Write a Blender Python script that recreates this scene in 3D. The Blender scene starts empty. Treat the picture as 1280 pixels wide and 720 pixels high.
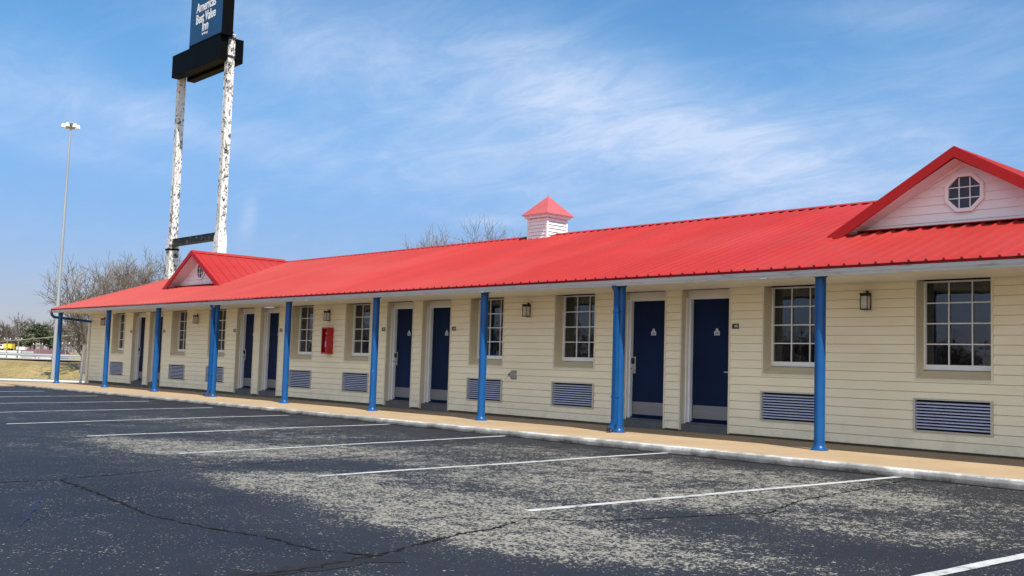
import bpy, math, random
from mathutils import Vector, Matrix, Quaternion
from mathutils import noise as mnoise
R = math.radians
rnd = random.Random(11)
scene = bpy.context.scene
COL = scene.collection

# ------------------------------------------------------------------ camera frame
CAM = Vector((0, -13.8741, .9943))
YAW, PITCH, ROLL, FPX = R(47.5471), R(4.2982), R(1.778), 1295.96
FW = Vector((-math.sin(YAW)*math.cos(PITCH), math.cos(YAW)*math.cos(PITCH), math.sin(PITCH)))
_r = FW.cross(Vector((0, 0, 1))).normalized(); _u = _r.cross(FW)
RT = _r*math.cos(ROLL) + _u*math.sin(ROLL)
UP = -_r*math.sin(ROLL) + _u*math.cos(ROLL)
# ground frame of the land beyond the lot: w runs away from the lot, l runs along the highway
FH = Vector((-math.sin(YAW), math.cos(YAW), 0)); LH = Vector((math.cos(YAW), math.sin(YAW), 0))
def land(w, l, z=0.0):
    return Vector((CAM.x, CAM.y, 0)) + FH*w + LH*l + Vector((0, 0, z))

# ------------------------------------------------------------------ mesh builder
class MB:
    def __init__(s): s.v = []; s.f = []; s.attr = None
    def quad(s, a, b, c, d):
        n = len(s.v); s.v += [tuple(a), tuple(b), tuple(c), tuple(d)]; s.f.append((n, n+1, n+2, n+3)); return s
    def poly(s, pts):
        n = len(s.v); s.v += [tuple(p) for p in pts]; s.f.append(tuple(range(n, n+len(pts)))); return s
    def box(s, x0, x1, y0, y1, z0, z1):
        n = len(s.v)
        s.v += [(x0,y0,z0),(x1,y0,z0),(x1,y1,z0),(x0,y1,z0),(x0,y0,z1),(x1,y0,z1),(x1,y1,z1),(x0,y1,z1)]
        s.f += [(n,n+3,n+2,n+1),(n+4,n+5,n+6,n+7),(n,n+1,n+5,n+4),(n+1,n+2,n+6,n+5),(n+2,n+3,n+7,n+6),(n+3,n,n+4,n+7)]
        return s
    def hexa(s, p):   # 8 points: bottom ring 0-3, top ring 4-7
        n = len(s.v); s.v += [tuple(q) for q in p]
        s.f += [(n,n+3,n+2,n+1),(n+4,n+5,n+6,n+7),(n,n+1,n+5,n+4),(n+1,n+2,n+6,n+5),(n+2,n+3,n+7,n+6),(n+3,n,n+4,n+7)]
        return s
    def prism(s, pts, off):
        n = len(s.v); k = len(pts); off = Vector(off)
        s.v += [tuple(p) for p in pts] + [tuple(Vector(p)+off) for p in pts]
        s.f.append(tuple(range(n+k-1, n-1, -1))); s.f.append(tuple(range(n+k, n+2*k)))
        for i in range(k):
            j = (i+1) % k; s.f.append((n+i, n+j, n+k+j, n+k+i))
        return s
    def tube(s, p0, p1, r0, r1=None, n=8, cap=True):
        r1 = r0 if r1 is None else r1
        p0 = Vector(p0); p1 = Vector(p1); d = (p1-p0)
        if d.length < 1e-6: return s
        d.normalize(); a = d.orthogonal().normalized(); b = d.cross(a); m = len(s.v)
        for p, r in ((p0, r0), (p1, r1)):
            for i in range(n):
                t = 2*math.pi*i/n; s.v.append(tuple(p + a*(r*math.cos(t)) + b*(r*math.sin(t))))
        for i in range(n):
            j = (i+1) % n; s.f.append((m+i, m+j, m+n+j, m+n+i))
        if cap:
            s.f.append(tuple(m+i for i in range(n-1, -1, -1))); s.f.append(tuple(m+n+i for i in range(n)))
        return s
    def lathe(s, c, prof, n=20):   # prof: (r, z)
        m = len(s.v)
        for r, z in prof:
            for i in range(n):
                t = 2*math.pi*i/n; s.v.append((c[0]+r*math.cos(t), c[1]+r*math.sin(t), c[2]+z))
        for k in range(len(prof)-1):
            for i in range(n):
                j = (i+1) % n; s.f.append((m+k*n+i, m+k*n+j, m+(k+1)*n+j, m+(k+1)*n+i))
        s.f.append(tuple(m+i for i in range(n-1, -1, -1))); e = m+(len(prof)-1)*n
        s.f.append(tuple(e+i for i in range(n)))
        return s
    def sweep(s, path, prof):   # prof in (side, up) offsets; path list of Vectors, side = horizontal normal
        m = len(s.v); k = len(prof)
        for i, p in enumerate(path):
            d = (path[min(i+1, len(path)-1)] - path[max(i-1, 0)]); d.normalize()
            side = d.cross(Vector((0, 0, 1)))
            if side.length < 1e-4: side = Vector((1, 0, 0))
            side.normalize(); up = side.cross(d)
            for a, b in prof: s.v.append(tuple(p + side*a + up*b))
        for i in range(len(path)-1):
            for j in range(k):
                q = (j+1) % k; s.f.append((m+i*k+j, m+i*k+q, m+(i+1)*k+q, m+(i+1)*k+j))
        s.f.append(tuple(m+j for j in range(k-1, -1, -1))); e = m+(len(path)-1)*k
        s.f.append(tuple(e+j for j in range(k)))
        return s
    def build(s, name, mat, parent=None, smooth=False, bevel=0, loc=None):
        me = bpy.data.meshes.new(name); me.from_pydata(s.v, [], s.f); me.update()
        if smooth:
            for p in me.polygons: p.use_smooth = True
            try: me.set_sharp_from_angle(angle=R(40))
            except Exception: pass
        me.materials.append(mat)
        o = bpy.data.objects.new(name, me); COL.objects.link(o)
        if parent: o.parent = parent
        if loc: o.location = loc
        if bevel:
            b = o.modifiers.new('bevel', 'BEVEL'); b.width = bevel; b.segments = 2; b.limit_method = 'ANGLE'
        return o

def empty(name, loc=(0, 0, 0)):
    o = bpy.data.objects.new(name, None); COL.objects.link(o); o.location = loc; o.empty_display_size = .2; return o
def tag(o, label=None, cat=None, group=None, kind=None):
    if label: o['label'] = label
    if cat: o['category'] = cat
    if group: o['group'] = group
    if kind: o['kind'] = kind
    return o
def dup(o, parent=None, loc=None):
    c = o.copy(); COL.objects.link(c)
    if parent is not None: c.parent = parent
    if loc is not None: c.location = loc
    for ch in list(o.children): dup(ch, c)
    return c
def text(name, body, size, mat, parent, M, sx=1.0, extrude=.002, offset=0.0, align='CENTER'):
    cu = bpy.data.curves.new(name, 'FONT'); cu.body = body; cu.size = size; cu.extrude = extrude; cu.offset = offset
    cu.align_x = align; cu.align_y = 'CENTER'; cu.resolution_u = 3
    cu.materials.append(mat)
    tmp = bpy.data.objects.new('tmp', cu); COL.objects.link(tmp)
    bpy.context.view_layer.update()
    me = bpy.data.meshes.new_from_object(tmp.evaluated_get(bpy.context.evaluated_depsgraph_get())); me.name = name
    bpy.data.objects.remove(tmp); bpy.data.curves.remove(cu)
    me.transform(M @ Matrix.Diagonal((sx, 1, 1, 1)))
    if not me.materials: me.materials.append(mat)
    o = bpy.data.objects.new(name, me); COL.objects.link(o); o.parent = parent; return o
FRONT = Matrix.Rotation(R(90), 4, 'X')      # text standing up, facing -Y

# ------------------------------------------------------------------ materials
def newmat(name):
    m = bpy.data.materials.new(name); m.use_nodes = True
    nt = m.node_tree; return m, nt, nt.nodes['Principled BSDF']
def N(nt, t, **kw):
    n = nt.nodes.new(t)
    for k, v in kw.items():
        if k in n.inputs.keys(): n.inputs[k].default_value = v
        else: setattr(n, k, v)
    return n
def pos_scaled(nt, sc=(1, 1, 1), obj=False):
    if obj: src = N(nt, 'ShaderNodeTexCoord').outputs['Object']
    else: src = N(nt, 'ShaderNodeNewGeometry').outputs['Position']
    mp = N(nt, 'ShaderNodeMapping'); mp.inputs['Scale'].default_value = sc
    nt.links.new(src, mp.inputs['Vector']); return mp.outputs['Vector']
def noise(nt, vec, scale, detail=4, rough=.55, dist=0):
    n = N(nt, 'ShaderNodeTexNoise'); n.inputs['Scale'].default_value = scale; n.inputs['Detail'].default_value = detail
    n.inputs['Roughness'].default_value = rough; n.inputs['Distortion'].default_value = dist
    nt.links.new(vec, n.inputs['Vector']); return n.outputs['Fac']
def ramp(nt, fac, stops):
    n = N(nt, 'ShaderNodeValToRGB'); e = n.color_ramp.elements
    while len(e) < len(stops): e.new(.5)
    for el, (p, c) in zip(e, stops):
        el.position = p; el.color = (c if len(c) == 4 else (*c, 1)) if not isinstance(c, (int, float)) else (c, c, c, 1)
    nt.links.new(fac, n.inputs['Fac']); return n.outputs['Color']
def math_(nt, op, a, b=None, clamp=False):
    n = N(nt, 'ShaderNodeMath'); n.operation = op; n.use_clamp = clamp
    for i, v in enumerate((a, b)):
        if v is None: continue
        if isinstance(v, (int, float)): n.inputs[i].default_value = v
        else: nt.links.new(v, n.inputs[i])
    return n.outputs[0]
def mixc(nt, fac, a, b, mode='MIX'):
    n = N(nt, 'ShaderNodeMix'); n.data_type = 'RGBA'; n.blend_type = mode
    for key, v in ((0, fac), (6, a), (7, b)):
        if isinstance(v, (int, float)): n.inputs[key].default_value = v
        elif isinstance(v, tuple): n.inputs[key].default_value = (*v[:3], 1)
        else: nt.links.new(v, n.inputs[key])
    return n.outputs[2]
def bump(nt, bs, h, strength=.3, dist=.01):
    n = N(nt, 'ShaderNodeBump'); n.inputs['Strength'].default_value = strength; n.inputs['Distance'].default_value = dist
    nt.links.new(h, n.inputs['Height']); nt.links.new(n.outputs['Normal'], bs.inputs['Normal'])
def simple(name, col, rough=.6, metal=0, var=.12, vscale=3.0, stain=None, bmp=0, spec=None, obj=False, sc=(1, 1, 1)):
    m, nt, b = newmat(name)
    v = pos_scaled(nt, sc, obj)
    f = noise(nt, v, vscale, 5)
    lo = tuple(c*(1-var) for c in col); hi = tuple(min(1, c*(1+var)) for c in col)
    c = ramp(nt, f, [(.3, lo), (.7, hi)])
    if stain:
        f2 = noise(nt, v, stain[0], 6, .6)
        c = mixc(nt, ramp(nt, f2, [(stain[1], 0.), (min(1, stain[1]+.12), stain[3] if len(stain) > 3 else 1.)]), c, stain[2])
    nt.links.new(c, b.inputs['Base Color'])
    b.inputs['Roughness'].default_value = rough; b.inputs['Metallic'].default_value = metal
    if spec is not None: b.inputs['Specular IOR Level'].default_value = spec
    if bmp: bump(nt, b, noise(nt, v, vscale*8, 3), bmp, .005)
    return m

M = {}
def siding():
    m, nt, b = newmat('cream_vinyl_siding')
    v = pos_scaled(nt, (1, 1, 3)); f = noise(nt, v, 1.3, 5); g = noise(nt, pos_scaled(nt), 3.2, 6, .65)
    c = ramp(nt, f, [(.3, (.84, .755, .545)), (.7, (.885, .81, .615))])
    sx = N(nt, 'ShaderNodeSeparateXYZ'); nt.links.new(pos_scaled(nt), sx.inputs[0])
    row = math_(nt, 'FLOOR', math_(nt, 'MULTIPLY', math_(nt, 'ADD', sx.outputs[2], -.03), 1/ROWH))
    run = math_(nt, 'FLOOR', math_(nt, 'ADD', math_(nt, 'MULTIPLY', sx.outputs[0], 1/3.66), math_(nt, 'MULTIPLY', row, .382)))
    wn = N(nt, 'ShaderNodeTexWhiteNoise'); wn.noise_dimensions = '2D'; cb_ = N(nt, 'ShaderNodeCombineXYZ'); nt.links.new(row, cb_.inputs[0]); nt.links.new(run, cb_.inputs[1]); nt.links.new(cb_.outputs[0], wn.inputs['Vector'])
    c = mixc(nt, math_(nt, 'MULTIPLY', wn.outputs[0], .08), c, (.66, .60, .47))
    fr = math_(nt, 'FRACT', math_(nt, 'ADD', math_(nt, 'MULTIPLY', sx.outputs[0], 1/3.66), math_(nt, 'MULTIPLY', row, .382)))
    c = mixc(nt, math_(nt, 'MULTIPLY', math_(nt, 'LESS_THAN', fr, .0012), .16), c, (.35, .31, .23))
    low = N(nt, 'ShaderNodeMapRange'); nt.links.new(sx.outputs[2], low.inputs[0]); low.inputs[1].default_value = .42; low.inputs[2].default_value = 0; low.inputs[3].default_value = 0; low.inputs[4].default_value = .55
    c = mixc(nt, math_(nt, 'MULTIPLY', low.outputs[0], ramp(nt, g, [(.42, 0.), (.68, 1.)])), c, (.50, .46, .37))
    nt.links.new(c, b.inputs['Base Color']); b.inputs['Roughness'].default_value = .5; b.inputs['Specular IOR Level'].default_value = .35
    return m
ROWH = .130
M['siding'] = siding()
M['jtrim'] = simple('cream_vinyl_trim', (.72, .66, .52), .5, var=.03)
M['reveal'] = simple('tan_recess_board', (.68, .60, .42), .6, var=.06)
M['header'] = simple('off_white_header_panel', (.80, .76, .65), .55, var=.05)
M['white'] = simple('white_painted_frame', (.78, .80, .82), .45, var=.04)
M['soffit'] = simple('cream_vinyl_soffit', (.78, .74, .64), .6, var=.05, vscale=.8, stain=(2.2, .66, (.42, .38, .30), .5))
M['door'] = simple('navy_door_paint', (.005, .014, .052), .5, var=.2, vscale=1.2, spec=.12)
M['kick'] = simple('brushed_aluminium_kick_plate', (.27, .27, .275), .45, .7, var=.08, sc=(1, 1, 30))
M['step'] = simple('dark_grey_step', (.10, .10, .107), .8, var=.2, vscale=5)
M['metal'] = simple('satin_metal', (.55, .54, .52), .3, .9, var=.05)
M['blackmetal'] = simple('black_lantern_metal', (.015, .014, .013), .45, .3, var=.1)
M['frost'] = simple('frosted_lantern_glass', (.55, .53, .50), .3, var=.1, vscale=20)
M['dark'] = simple('dark_interior', (.012, .012, .015), .9, var=.2)
M['curtain'] = simple('grey_room_curtain', (.045, .05, .062), .9, var=.2, vscale=4)
M['slat'] = simple('louvre_aluminium', (.46, .52, .70), .4, .25, var=.05)  # blue of the reflected sky is put into the base colour
M['grilleframe'] = simple('grille_frame', (.52, .49, .42), .5, .2, var=.05)
M['plate'] = simple('white_plaque', (.50, .52, .57), .4, var=.02)
M['ink'] = simple('dark_plaque_ink', (.02, .03, .07), .5, var=.05)
M['signblack'] = simple('black_plaque', (.012, .012, .012), .35, var=.05)
M['letterwhite'] = simple('white_lettering', (.8, .82, .85), .5, var=.02)
M['gable'] = simple('white_gable_siding', (.82, .79, .79), .5, var=.03)
M['gutter'] = simple('weathered_white_gutter', (.47, .48, .49), .5, var=.07, vscale=1.2, stain=(5, .56, (.24, .24, .24), .7), sc=(.6, 1, 5))
M['redcab'] = simple('red_cabinet_paint', (.42, .012, .02), .4, var=.06)
M['extred'] = simple('extinguisher_red', (.5, .03, .03), .3, var=.05)
M['greybox'] = simple('grey_outlet_metal', (.36, .36, .37), .5, .2, var=.1)
M['pvc'] = simple('white_pipe', (.78, .77, .75), .4, var=.04)
M['found'] = simple('dark_wall_base', (.09, .085, .075), .9, var=.2)
M['galv'] = simple('galvanised_steel', (.40, .42, .44), .45, .35, var=.08, vscale=.8)
M['railw'] = simple('pale_guardrail_steel', (.50, .51, .52), .45, .25, var=.1, vscale=.6)
M['lampwhite'] = simple('white_lamp_housing', (.82, .83, .85), .3, var=.03)
M['bark'] = simple('grey_bark', (.16, .125, .095), .9, var=.3, vscale=4)
M['twig'] = simple('pale_bare_twigs', (.17, .145, .125), .9, var=.25, vscale=1)
M['woods'] = simple('grey_brown_woods', (.105, .088, .075), .95, var=.35, vscale=.12)
M['pine'] = simple('dark_pine_needles', (.075, .095, .050), .85, var=.45, vscale=.5)
M['gravel'] = simple('pale_shoulder', (.36, .34, .30), .9, var=.15, vscale=2)
M['road'] = simple('grey_road', (.10, .10, .10), .85, var=.15, vscale=.5)
M['maroon'] = simple('maroon_roof', (.13, .055, .065), .6, var=.1, vscale=.4)
M['bwhite'] = simple('white_building_paint', (.74, .73, .70), .6, var=.06, vscale=.3)
M['yellow'] = simple('yellow_paint', (.75, .55, .05), .4, var=.05)
M['tyre'] = simple('black_rubber', (.02, .02, .02), .9, var=.1)
M['cable'] = simple('pale_cable', (.50, .47, .41), .6, var=.05)
M['pole'] = simple('weathered_pole_wood', (.22, .20, .18), .9, var=.12)
M['crack'] = simple('dirt_filled_crack', (.013, .011, .009), .95, var=.4, vscale=20, spec=.08)
M['blackpanel'] = simple('black_sign_box', (.0025, .0025, .003), .55, var=.3, vscale=.8, spec=.06)

def red_roof(name, col):
    m, nt, b = newmat(name)
    v = pos_scaled(nt, (1, .25, .25)); f = noise(nt, v, 1.1, 5)
    c = ramp(nt, f, [(.3, tuple(k*.92 for k in col)), (.7, tuple(min(1, k*1.06) for k in col))])
    f2 = noise(nt, pos_scaled(nt), .35, 3)
    c = mixc(nt, ramp(nt, f2, [(.45, 0.), (.75, .5)]), c, tuple(min(1, k*1.0+.035) for k in col))
    # every sheet (three foot wide) weathered a little differently, thin run-off streaks down the slope
    sx = N(nt, 'ShaderNodeSeparateXYZ'); nt.links.new(pos_scaled(nt), sx.inputs[0])
    wn = N(nt, 'ShaderNodeTexWhiteNoise'); wn.noise_dimensions = '1D'; nt.links.new(math_(nt, 'FLOOR', math_(nt, 'MULTIPLY', sx.outputs[0], 1/.882)), wn.inputs['W'])
    c = mixc(nt, math_(nt, 'MULTIPLY', wn.outputs[0], .22), c, tuple(k*.62 for k in col))
    st = noise(nt, pos_scaled(nt, (9, .35, .35)), 1.6, 4, .6)
    c = mixc(nt, ramp(nt, st, [(.58, 0.), (.72, .30)]), c, tuple(k*.55+.03 for k in col))
    nt.links.new(c, b.inputs['Base Color']); b.inputs['Roughness'].default_value = .48; b.inputs['Specular IOR Level'].default_value = .28
    return m
M['roof'] = red_roof('red_metal_roof', (.355, .024, .019))
M['redtrim'] = simple('red_metal_trim', (.36, .011, .011), .5, var=.06, spec=.25)
M['cupred'] = simple('faded_red_cap', (.46, .095, .095), .5, var=.06)
M['blue'] = None
def blue_paint():
    m, nt, b = newmat('blue_post_paint')
    v = pos_scaled(nt); f = noise(nt, v, 4, 5)
    c = ramp(nt, f, [(.3, (.004, .062, .205)), (.7, (.006, .076, .245))])
    f2 = noise(nt, pos_scaled(nt, (1, 1, .35)), 16, 4, .6)
    c = mixc(nt, ramp(nt, f2, [(.70, 0.), (.74, .55)]), c, (.10, .20, .38))
    nt.links.new(c, b.inputs['Base Color']); b.inputs['Roughness'].default_value = .33; b.inputs['Specular IOR Level'].default_value = .3
    bump(nt, b, f2, .12, .004); return m
M['blue'] = blue_paint()

def concrete():
    m, nt, b = newmat('tan_walkway_concrete')
    v = pos_scaled(nt); f = noise(nt, v, .9, 6, .6); g = noise(nt, v, 30, 4, .6)
    c = ramp(nt, f, [(.3, (.305, .218, .128)), (.7, (.395, .290, .176))])
    c = mixc(nt, ramp(nt, g, [(.35, .25), (.6, 0.)]), c, (.36, .25, .14))
    h = noise(nt, pos_scaled(nt, (.4, 1.6, 1)), 2.1, 6, .65)
    c = mixc(nt, ramp(nt, h, [(.60, 0.), (.74, .45)]), c, (.42, .29, .17))
    # joints across the walk every 3.55 m
    geo = N(nt, 'ShaderNodeSeparateXYZ'); nt.links.new(pos_scaled(nt), geo.inputs[0])
    k = math_(nt, 'FRACT', math_(nt, 'MULTIPLY', math_(nt, 'ADD', geo.outputs[0], 103.2), 1/3.55))
    j = math_(nt, 'LESS_THAN', k, .004)
    c = mixc(nt, math_(nt, 'MULTIPLY', j, .7), c, (.16, .11, .07))
    nt.links.new(c, b.inputs['Base Color']); b.inputs['Roughness'].default_value = .85
    bump(nt, b, g, .25, .004); return m
M['walk'] = concrete()
def kerbmat():
    m, nt, b = newmat('worn_painted_kerb')
    v = pos_scaled(nt); f = noise(nt, v, 3, 6, .65); g = noise(nt, v, 20, 6, .75)
    geo = N(nt, 'ShaderNodeSeparateXYZ'); nt.links.new(v, geo.inputs[0])
    zz = math_(nt, 'MULTIPLY', math_(nt, 'ADD', geo.outputs[2], .13), 7.5, True)   # low = dirty splash band
    s = math_(nt, 'ADD', math_(nt, 'MULTIPLY', f, .7), math_(nt, 'MULTIPLY', zz, .42))
    c = ramp(nt, s, [(.42, (.035, .034, .033)), (.52, (.15, .147, .14)), (.66, (.25, .245, .235)), (.78, (.50, .492, .475))])
    c = mixc(nt, ramp(nt, g, [(.56, 0.), (.66, .75)]), c, (.20, .19, .18))
    h = noise(nt, pos_scaled(nt, (.5, 1, 1)), 1.7, 4, .6)
    c = mixc(nt, ramp(nt, h, [(.64, 0.), (.70, .7)]), c, (.07, .055, .045))
    nt.links.new(c, b.inputs['Base Color']); b.inputs['Roughness'].default_value = .85
    bump(nt, b, g, .5, .008); return m
M['kerb'] = kerbmat()
def linemat():
    m, nt, b = newmat('worn_white_line_paint')
    v = pos_scaled(nt); f = noise(nt, v, 26, 6, .7); g = noise(nt, v, 4, 4, .6)
    s = math_(nt, 'ADD', math_(nt, 'MULTIPLY', f, .6), math_(nt, 'MULTIPLY', g, .4))
    c = ramp(nt, s, [(.36, (.09, .09, .09)), (.44, (.36, .36, .35)), (.58, (.50, .50, .49))])
    nt.links.new(c, b.inputs['Base Color']); b.inputs['Roughness'].default_value = .7; return m
M['line'] = linemat()
def asphalt():
    m, nt, b = newmat('sealed_worn_asphalt')
    v = pos_scaled(nt); at = N(nt, 'ShaderNodeAttribute'); at.attribute_name = 'wear'; w = at.outputs['Fac']
    big = noise(nt, v, .7, 5, .6); fine = noise(nt, pos_scaled(nt, (1, .8, 1)), 42, 2, .5, .7); fine2 = noise(nt, v, 95, 2, .6); mid = noise(nt, v, 6.5, 5, .68)
    seal = ramp(nt, big, [(.3, (.0085, .0095, .0145)), (.7, (.014, .015, .0205))])
    # chip mask: where the seal coat has worn off the aggregate shows
    s = math_(nt, 'ADD', math_(nt, 'MULTIPLY', w, .26), math_(nt, 'ADD', math_(nt, 'MULTIPLY', fine, .75), math_(nt, 'MULTIPLY', mid, .44)))
    k = ramp(nt, s, [(.838, 0.), (.866, 1.)])
    spk = noise(nt, pos_scaled(nt, (1, .8, 1)), 62, 2, .5, .3); spm = noise(nt, v, 2.2, 4, .65)
    k2 = ramp(nt, math_(nt, 'ADD', spk, math_(nt, 'MULTIPLY', spm, .36)), [(.855, 0.), (.885, .85)])
    k = math_(nt, 'MAXIMUM', k, k2)
    agg = ramp(nt, fine2, [(.3, (.14, .132, .112)), (.7, (.32, .303, .255))])
    gray = mixc(nt, math_(nt, 'MULTIPLY', w, .55, True), seal, (.032, .032, .032))
    c = mixc(nt, k, gray, agg)
    nt.links.new(c, b.inputs['Base Color'])
    rr = N(nt, 'ShaderNodeMapRange'); nt.links.new(k, rr.inputs[0]); rr.inputs[3].default_value = .62; rr.inputs[4].default_value = .9; b.inputs['Specular IOR Level'].default_value = .30
    nt.links.new(rr.outputs[0], b.inputs['Roughness'])
    hh = math_(nt, 'ADD', math_(nt, 'MULTIPLY', fine2, .6), math_(nt, 'MULTIPLY', k, -.5))
    bump(nt, b, hh, .35, .006); return m
M['asphalt'] = asphalt()
def grass():
    m, nt, b = newmat('dormant_grass')
    v = pos_scaled(nt); f = noise(nt, v, .35, 6, .65); g = noise(nt, v, 5, 5, .7)
    c = ramp(nt, f, [(.3, (.19, .15, .055)), (.5, (.30, .228, .095)), (.72, (.38, .285, .13))])
    c = mixc(nt, ramp(nt, g, [(.35, .65), (.6, 0.)]), c, (.115, .095, .032))
    nt.links.new(c, b.inputs['Base Color']); b.inputs['Roughness'].default_value = .95; bump(nt, b, g, .9, .08); return m
M['grass'] = grass()
def peeling():
    m, nt, b = newmat('peeling_white_leg_paint')
    v = pos_scaled(nt, (1, 1, .6)); f = noise(nt, v, 7.5, 6, .74, .8); big = noise(nt, pos_scaled(nt, (1, 1, .25)), .9, 2)
    s = math_(nt, 'ADD', f, math_(nt, 'MULTIPLY', big, .28))
    c = ramp(nt, s, [(.655, (.68, .675, .66)), (.69, (.46, .43, .40)), (.715, (.15, .115, .10)), (.735, (.02, .02, .022))])
    nt.links.new(c, b.inputs['Base Color']); b.inputs['Roughness'].default_value = .6; return m
M['peel'] = peeling()
def peelblack():
    m, nt, b = newmat('black_beam_with_paint_flecks')
    f = noise(nt, pos_scaled(nt), 5.5, 5, .7)
    nt.links.new(ramp(nt, f, [(.56, (.012, .012, .013)), (.66, (.30, .29, .28)), (.72, (.62, .60, .57))]), b.inputs['Base Color'])
    b.inputs['Roughness'].default_value = .6; return m
M['peelblack'] = peelblack()
def bluepanel():
    m, nt, b = newmat('blue_sign_face')
    f = noise(nt, pos_scaled(nt), .5, 3)
    nt.links.new(ramp(nt, f, [(.3, (.007, .040, .105)), (.7, (.012, .060, .15))]), b.inputs['Base Color'])
    b.inputs['Roughness'].default_value = .35; return m
M['bluepanel'] = bluepanel()
def glass(name, tint=(.02, .025, .03), mirror=.12):
    m, nt, b = newmat(name)
    nt.nodes.remove(b); out = nt.nodes['Material Output']
    tr = N(nt, 'ShaderNodeBsdfTransparent'); tr.inputs[0].default_value = (.42, .45, .48, 1)
    gl = N(nt, 'ShaderNodeBsdfGlossy'); gl.inputs['Roughness'].default_value = .01; gl.inputs[0].default_value = (.9, .93, 1, 1)
    lw = N(nt, 'ShaderNodeFresnel'); lw.inputs[0].default_value = 1.55
    fac = math_(nt, 'ADD', math_(nt, 'MULTIPLY', lw.outputs[0], 1.3), mirror-.08, True)
    n1 = noise(nt, pos_scaled(nt), 2.2, 2); bp = N(nt, 'ShaderNodeBump'); bp.inputs['Strength'].default_value = .05; bp.inputs['Distance'].default_value = .05
    nt.links.new(n1, bp.inputs['Height']); nt.links.new(bp.outputs[0], gl.inputs['Normal'])
    mx = N(nt, 'ShaderNodeMixShader'); nt.links.new(fac, mx.inputs[0]); nt.links.new(tr.outputs[0], mx.inputs[1]); nt.links.new(gl.outputs[0], mx.inputs[2])
    nt.links.new(mx.outputs[0], out.inputs[0]); return m
M['glass'] = glass('window_glass')
M['darkpane'] = simple('dark_attic_pane', (.045, .060, .085), .25, var=.2, vscale=6, spec=.25)

# ================================================================== SETTING
# ---- land: one sheet out to the horizon
def land_z(w, l):
    pts = [(-400, -.16), (35.2, -.16), (36.6, -.25), (39.5, -.95), (46, -1.0), (47.6, -.8), (54.6, .42), (56.2, .50), (67, .50), (76, .3), (110, -3), (205, -3.2), (235, .9), (300, 1.1), (900, 1.0)]
    for (a, za), (b, zb) in zip(pts, pts[1:]):
        if w <= b:
            t = (w-a)/(b-a); t = max(0, min(1, t)); t = t*t*(3-2*t) if b > 40 else t
            return za + (zb-za)*t
    return pts[-1][1]
ws = [-400, -120, -40, 0, 20, 33, 35.2] + [35.6+.5*i for i in range(60)] + [66+2*i for i in range(24)] + [115, 130, 160, 190, 205, 212, 220, 228, 235, 250, 270, 300, 420, 600, 900]
ls = [-900, -500, -300, -200, -150, -110] + [-90+1.2*i for i in range(84)] + [14, 20, 30, 45, 60, 90, 150, 300, 500, 900]
mb = MB()
for w in ws:
    for l in ls:
        p = land(w, l, 0)
        z = land_z(w, l)
        if 40 < w < 56: z += .09*mnoise.noise((p.x*.45, p.y*.45, 0)) + .05*mnoise.noise((p.x*1.6, p.y*1.6, 3))
        mb.v.append((p.x, p.y, z))
nl = len(ls)
for i in range(len(ws)-1):
    for j in range(nl-1):
        mb.f.append((i*nl+j, (i+1)*nl+j, (i+1)*nl+j+1, i*nl+j+1))
tag(mb.build('ground', M['grass'], smooth=True), kind='structure')

# ---- asphalt lot with a wear map (the seal coat is worn away in places)
WEAR = [  # x, y, radius x, radius y, amount
    (-7.2, -8.75, 1.9, .75, .80), (-5.6, -9.1, 1.1, .7, .80), (-4.5, -9.2, .8, .6, .75), (-8.6, -9.0, .9, .5, .65),
    (-11.8, -8.1, 1.5, 1.1, .85), (-10.6, -6.9, 1.3, 1.0, .65), (-13.6, -8.6, 1.2, .6, .5), (-7.6, -6.6, 2.2, 1.6, .62),
    (-5.4, -6.9, 1.4, 1.2, .55), (-4.4, -5.0, 1.6, 1.2, .55), (-6.6, -4.3, 2.2, 1.1, .55), (-3.2, -6.6, 1.0, .8, .50), (-9.6, -4.6, 2.2, 1.0, .5),
    (-14, -5.5, 2.5, 1.6, .40), (-18, -6.5, 3.5, 2.2, .30), (-3.6, -8.6, .7, .5, .45), (-5.6, -12.3, 1.2, .5, .40), (-7.16, -11.27, .12, .10, .9), (-12.9, -9.8, 1.0, .35, .45), (-4.0, -10.9, 1.2, .7, .28), (-6.6, -10.2, .9, .3, .34)]
DARK = [(-4.9, -7.4, .55, .35, .35), (-3.6, -7.7, .5, .35, .3), (-4.4, -6.0, .5, .35, .25), (-9.6, -7.6, .8, .4, .3)]
mb = MB(); wear = []
gx = [-52+1.0*i for i in range(32)] + [-20+.12*i for i in range(176)] + [1.2+1.2*i for i in range(24)]
gy = [-60, -50, -40, -32, -26, -22, -19, -17, -15] + [-13.8+.12*i for i in range(92)]
gy = [y for y in gy if y < -2.80] + [-2.80]
for x in gx:
    for y in gy:
        w_ = (Vector((x, y, 0))-Vector((CAM.x, CAM.y, 0))).dot(FH)
        a = .06
        for (cx, cy, rx, ry, am) in WEAR: a += am*math.exp(-((x-cx)/rx)**2-((y-cy)/ry)**2)
        for (cx, cy, rx, ry, am) in DARK: a -= am*math.exp(-((x-cx)/rx)**2-((y-cy)/ry)**2)
        if y > -9.7: a += .15
        if x > 1 or y < -14: a += .3
        a = max(-.1, min(1.0, a + .26*mnoise.noise((x*.9, y*.9, 5)) + .24*mnoise.noise((x*2.8, y*2.8, 9))))
        mb.v.append((x, y, -.100 + .006*mnoise.noise((x*.5, y*.5, 1)) - .012*max(0, -y-3)*.2)); wear.append(a)
ny = len(gy)
for i in range(len(gx)-1):
    for j in range(ny-1):
        c = Vector(((gx[i]+gx[i+1])/2, (gy[j]+gy[j+1])/2, 0))
        if (c-Vector((CAM.x, CAM.y, 0))).dot(FH) > 34.2: continue
        mb.f.append((i*ny+j, (i+1)*ny+j, (i+1)*ny+j+1, i*ny+j+1))
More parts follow.
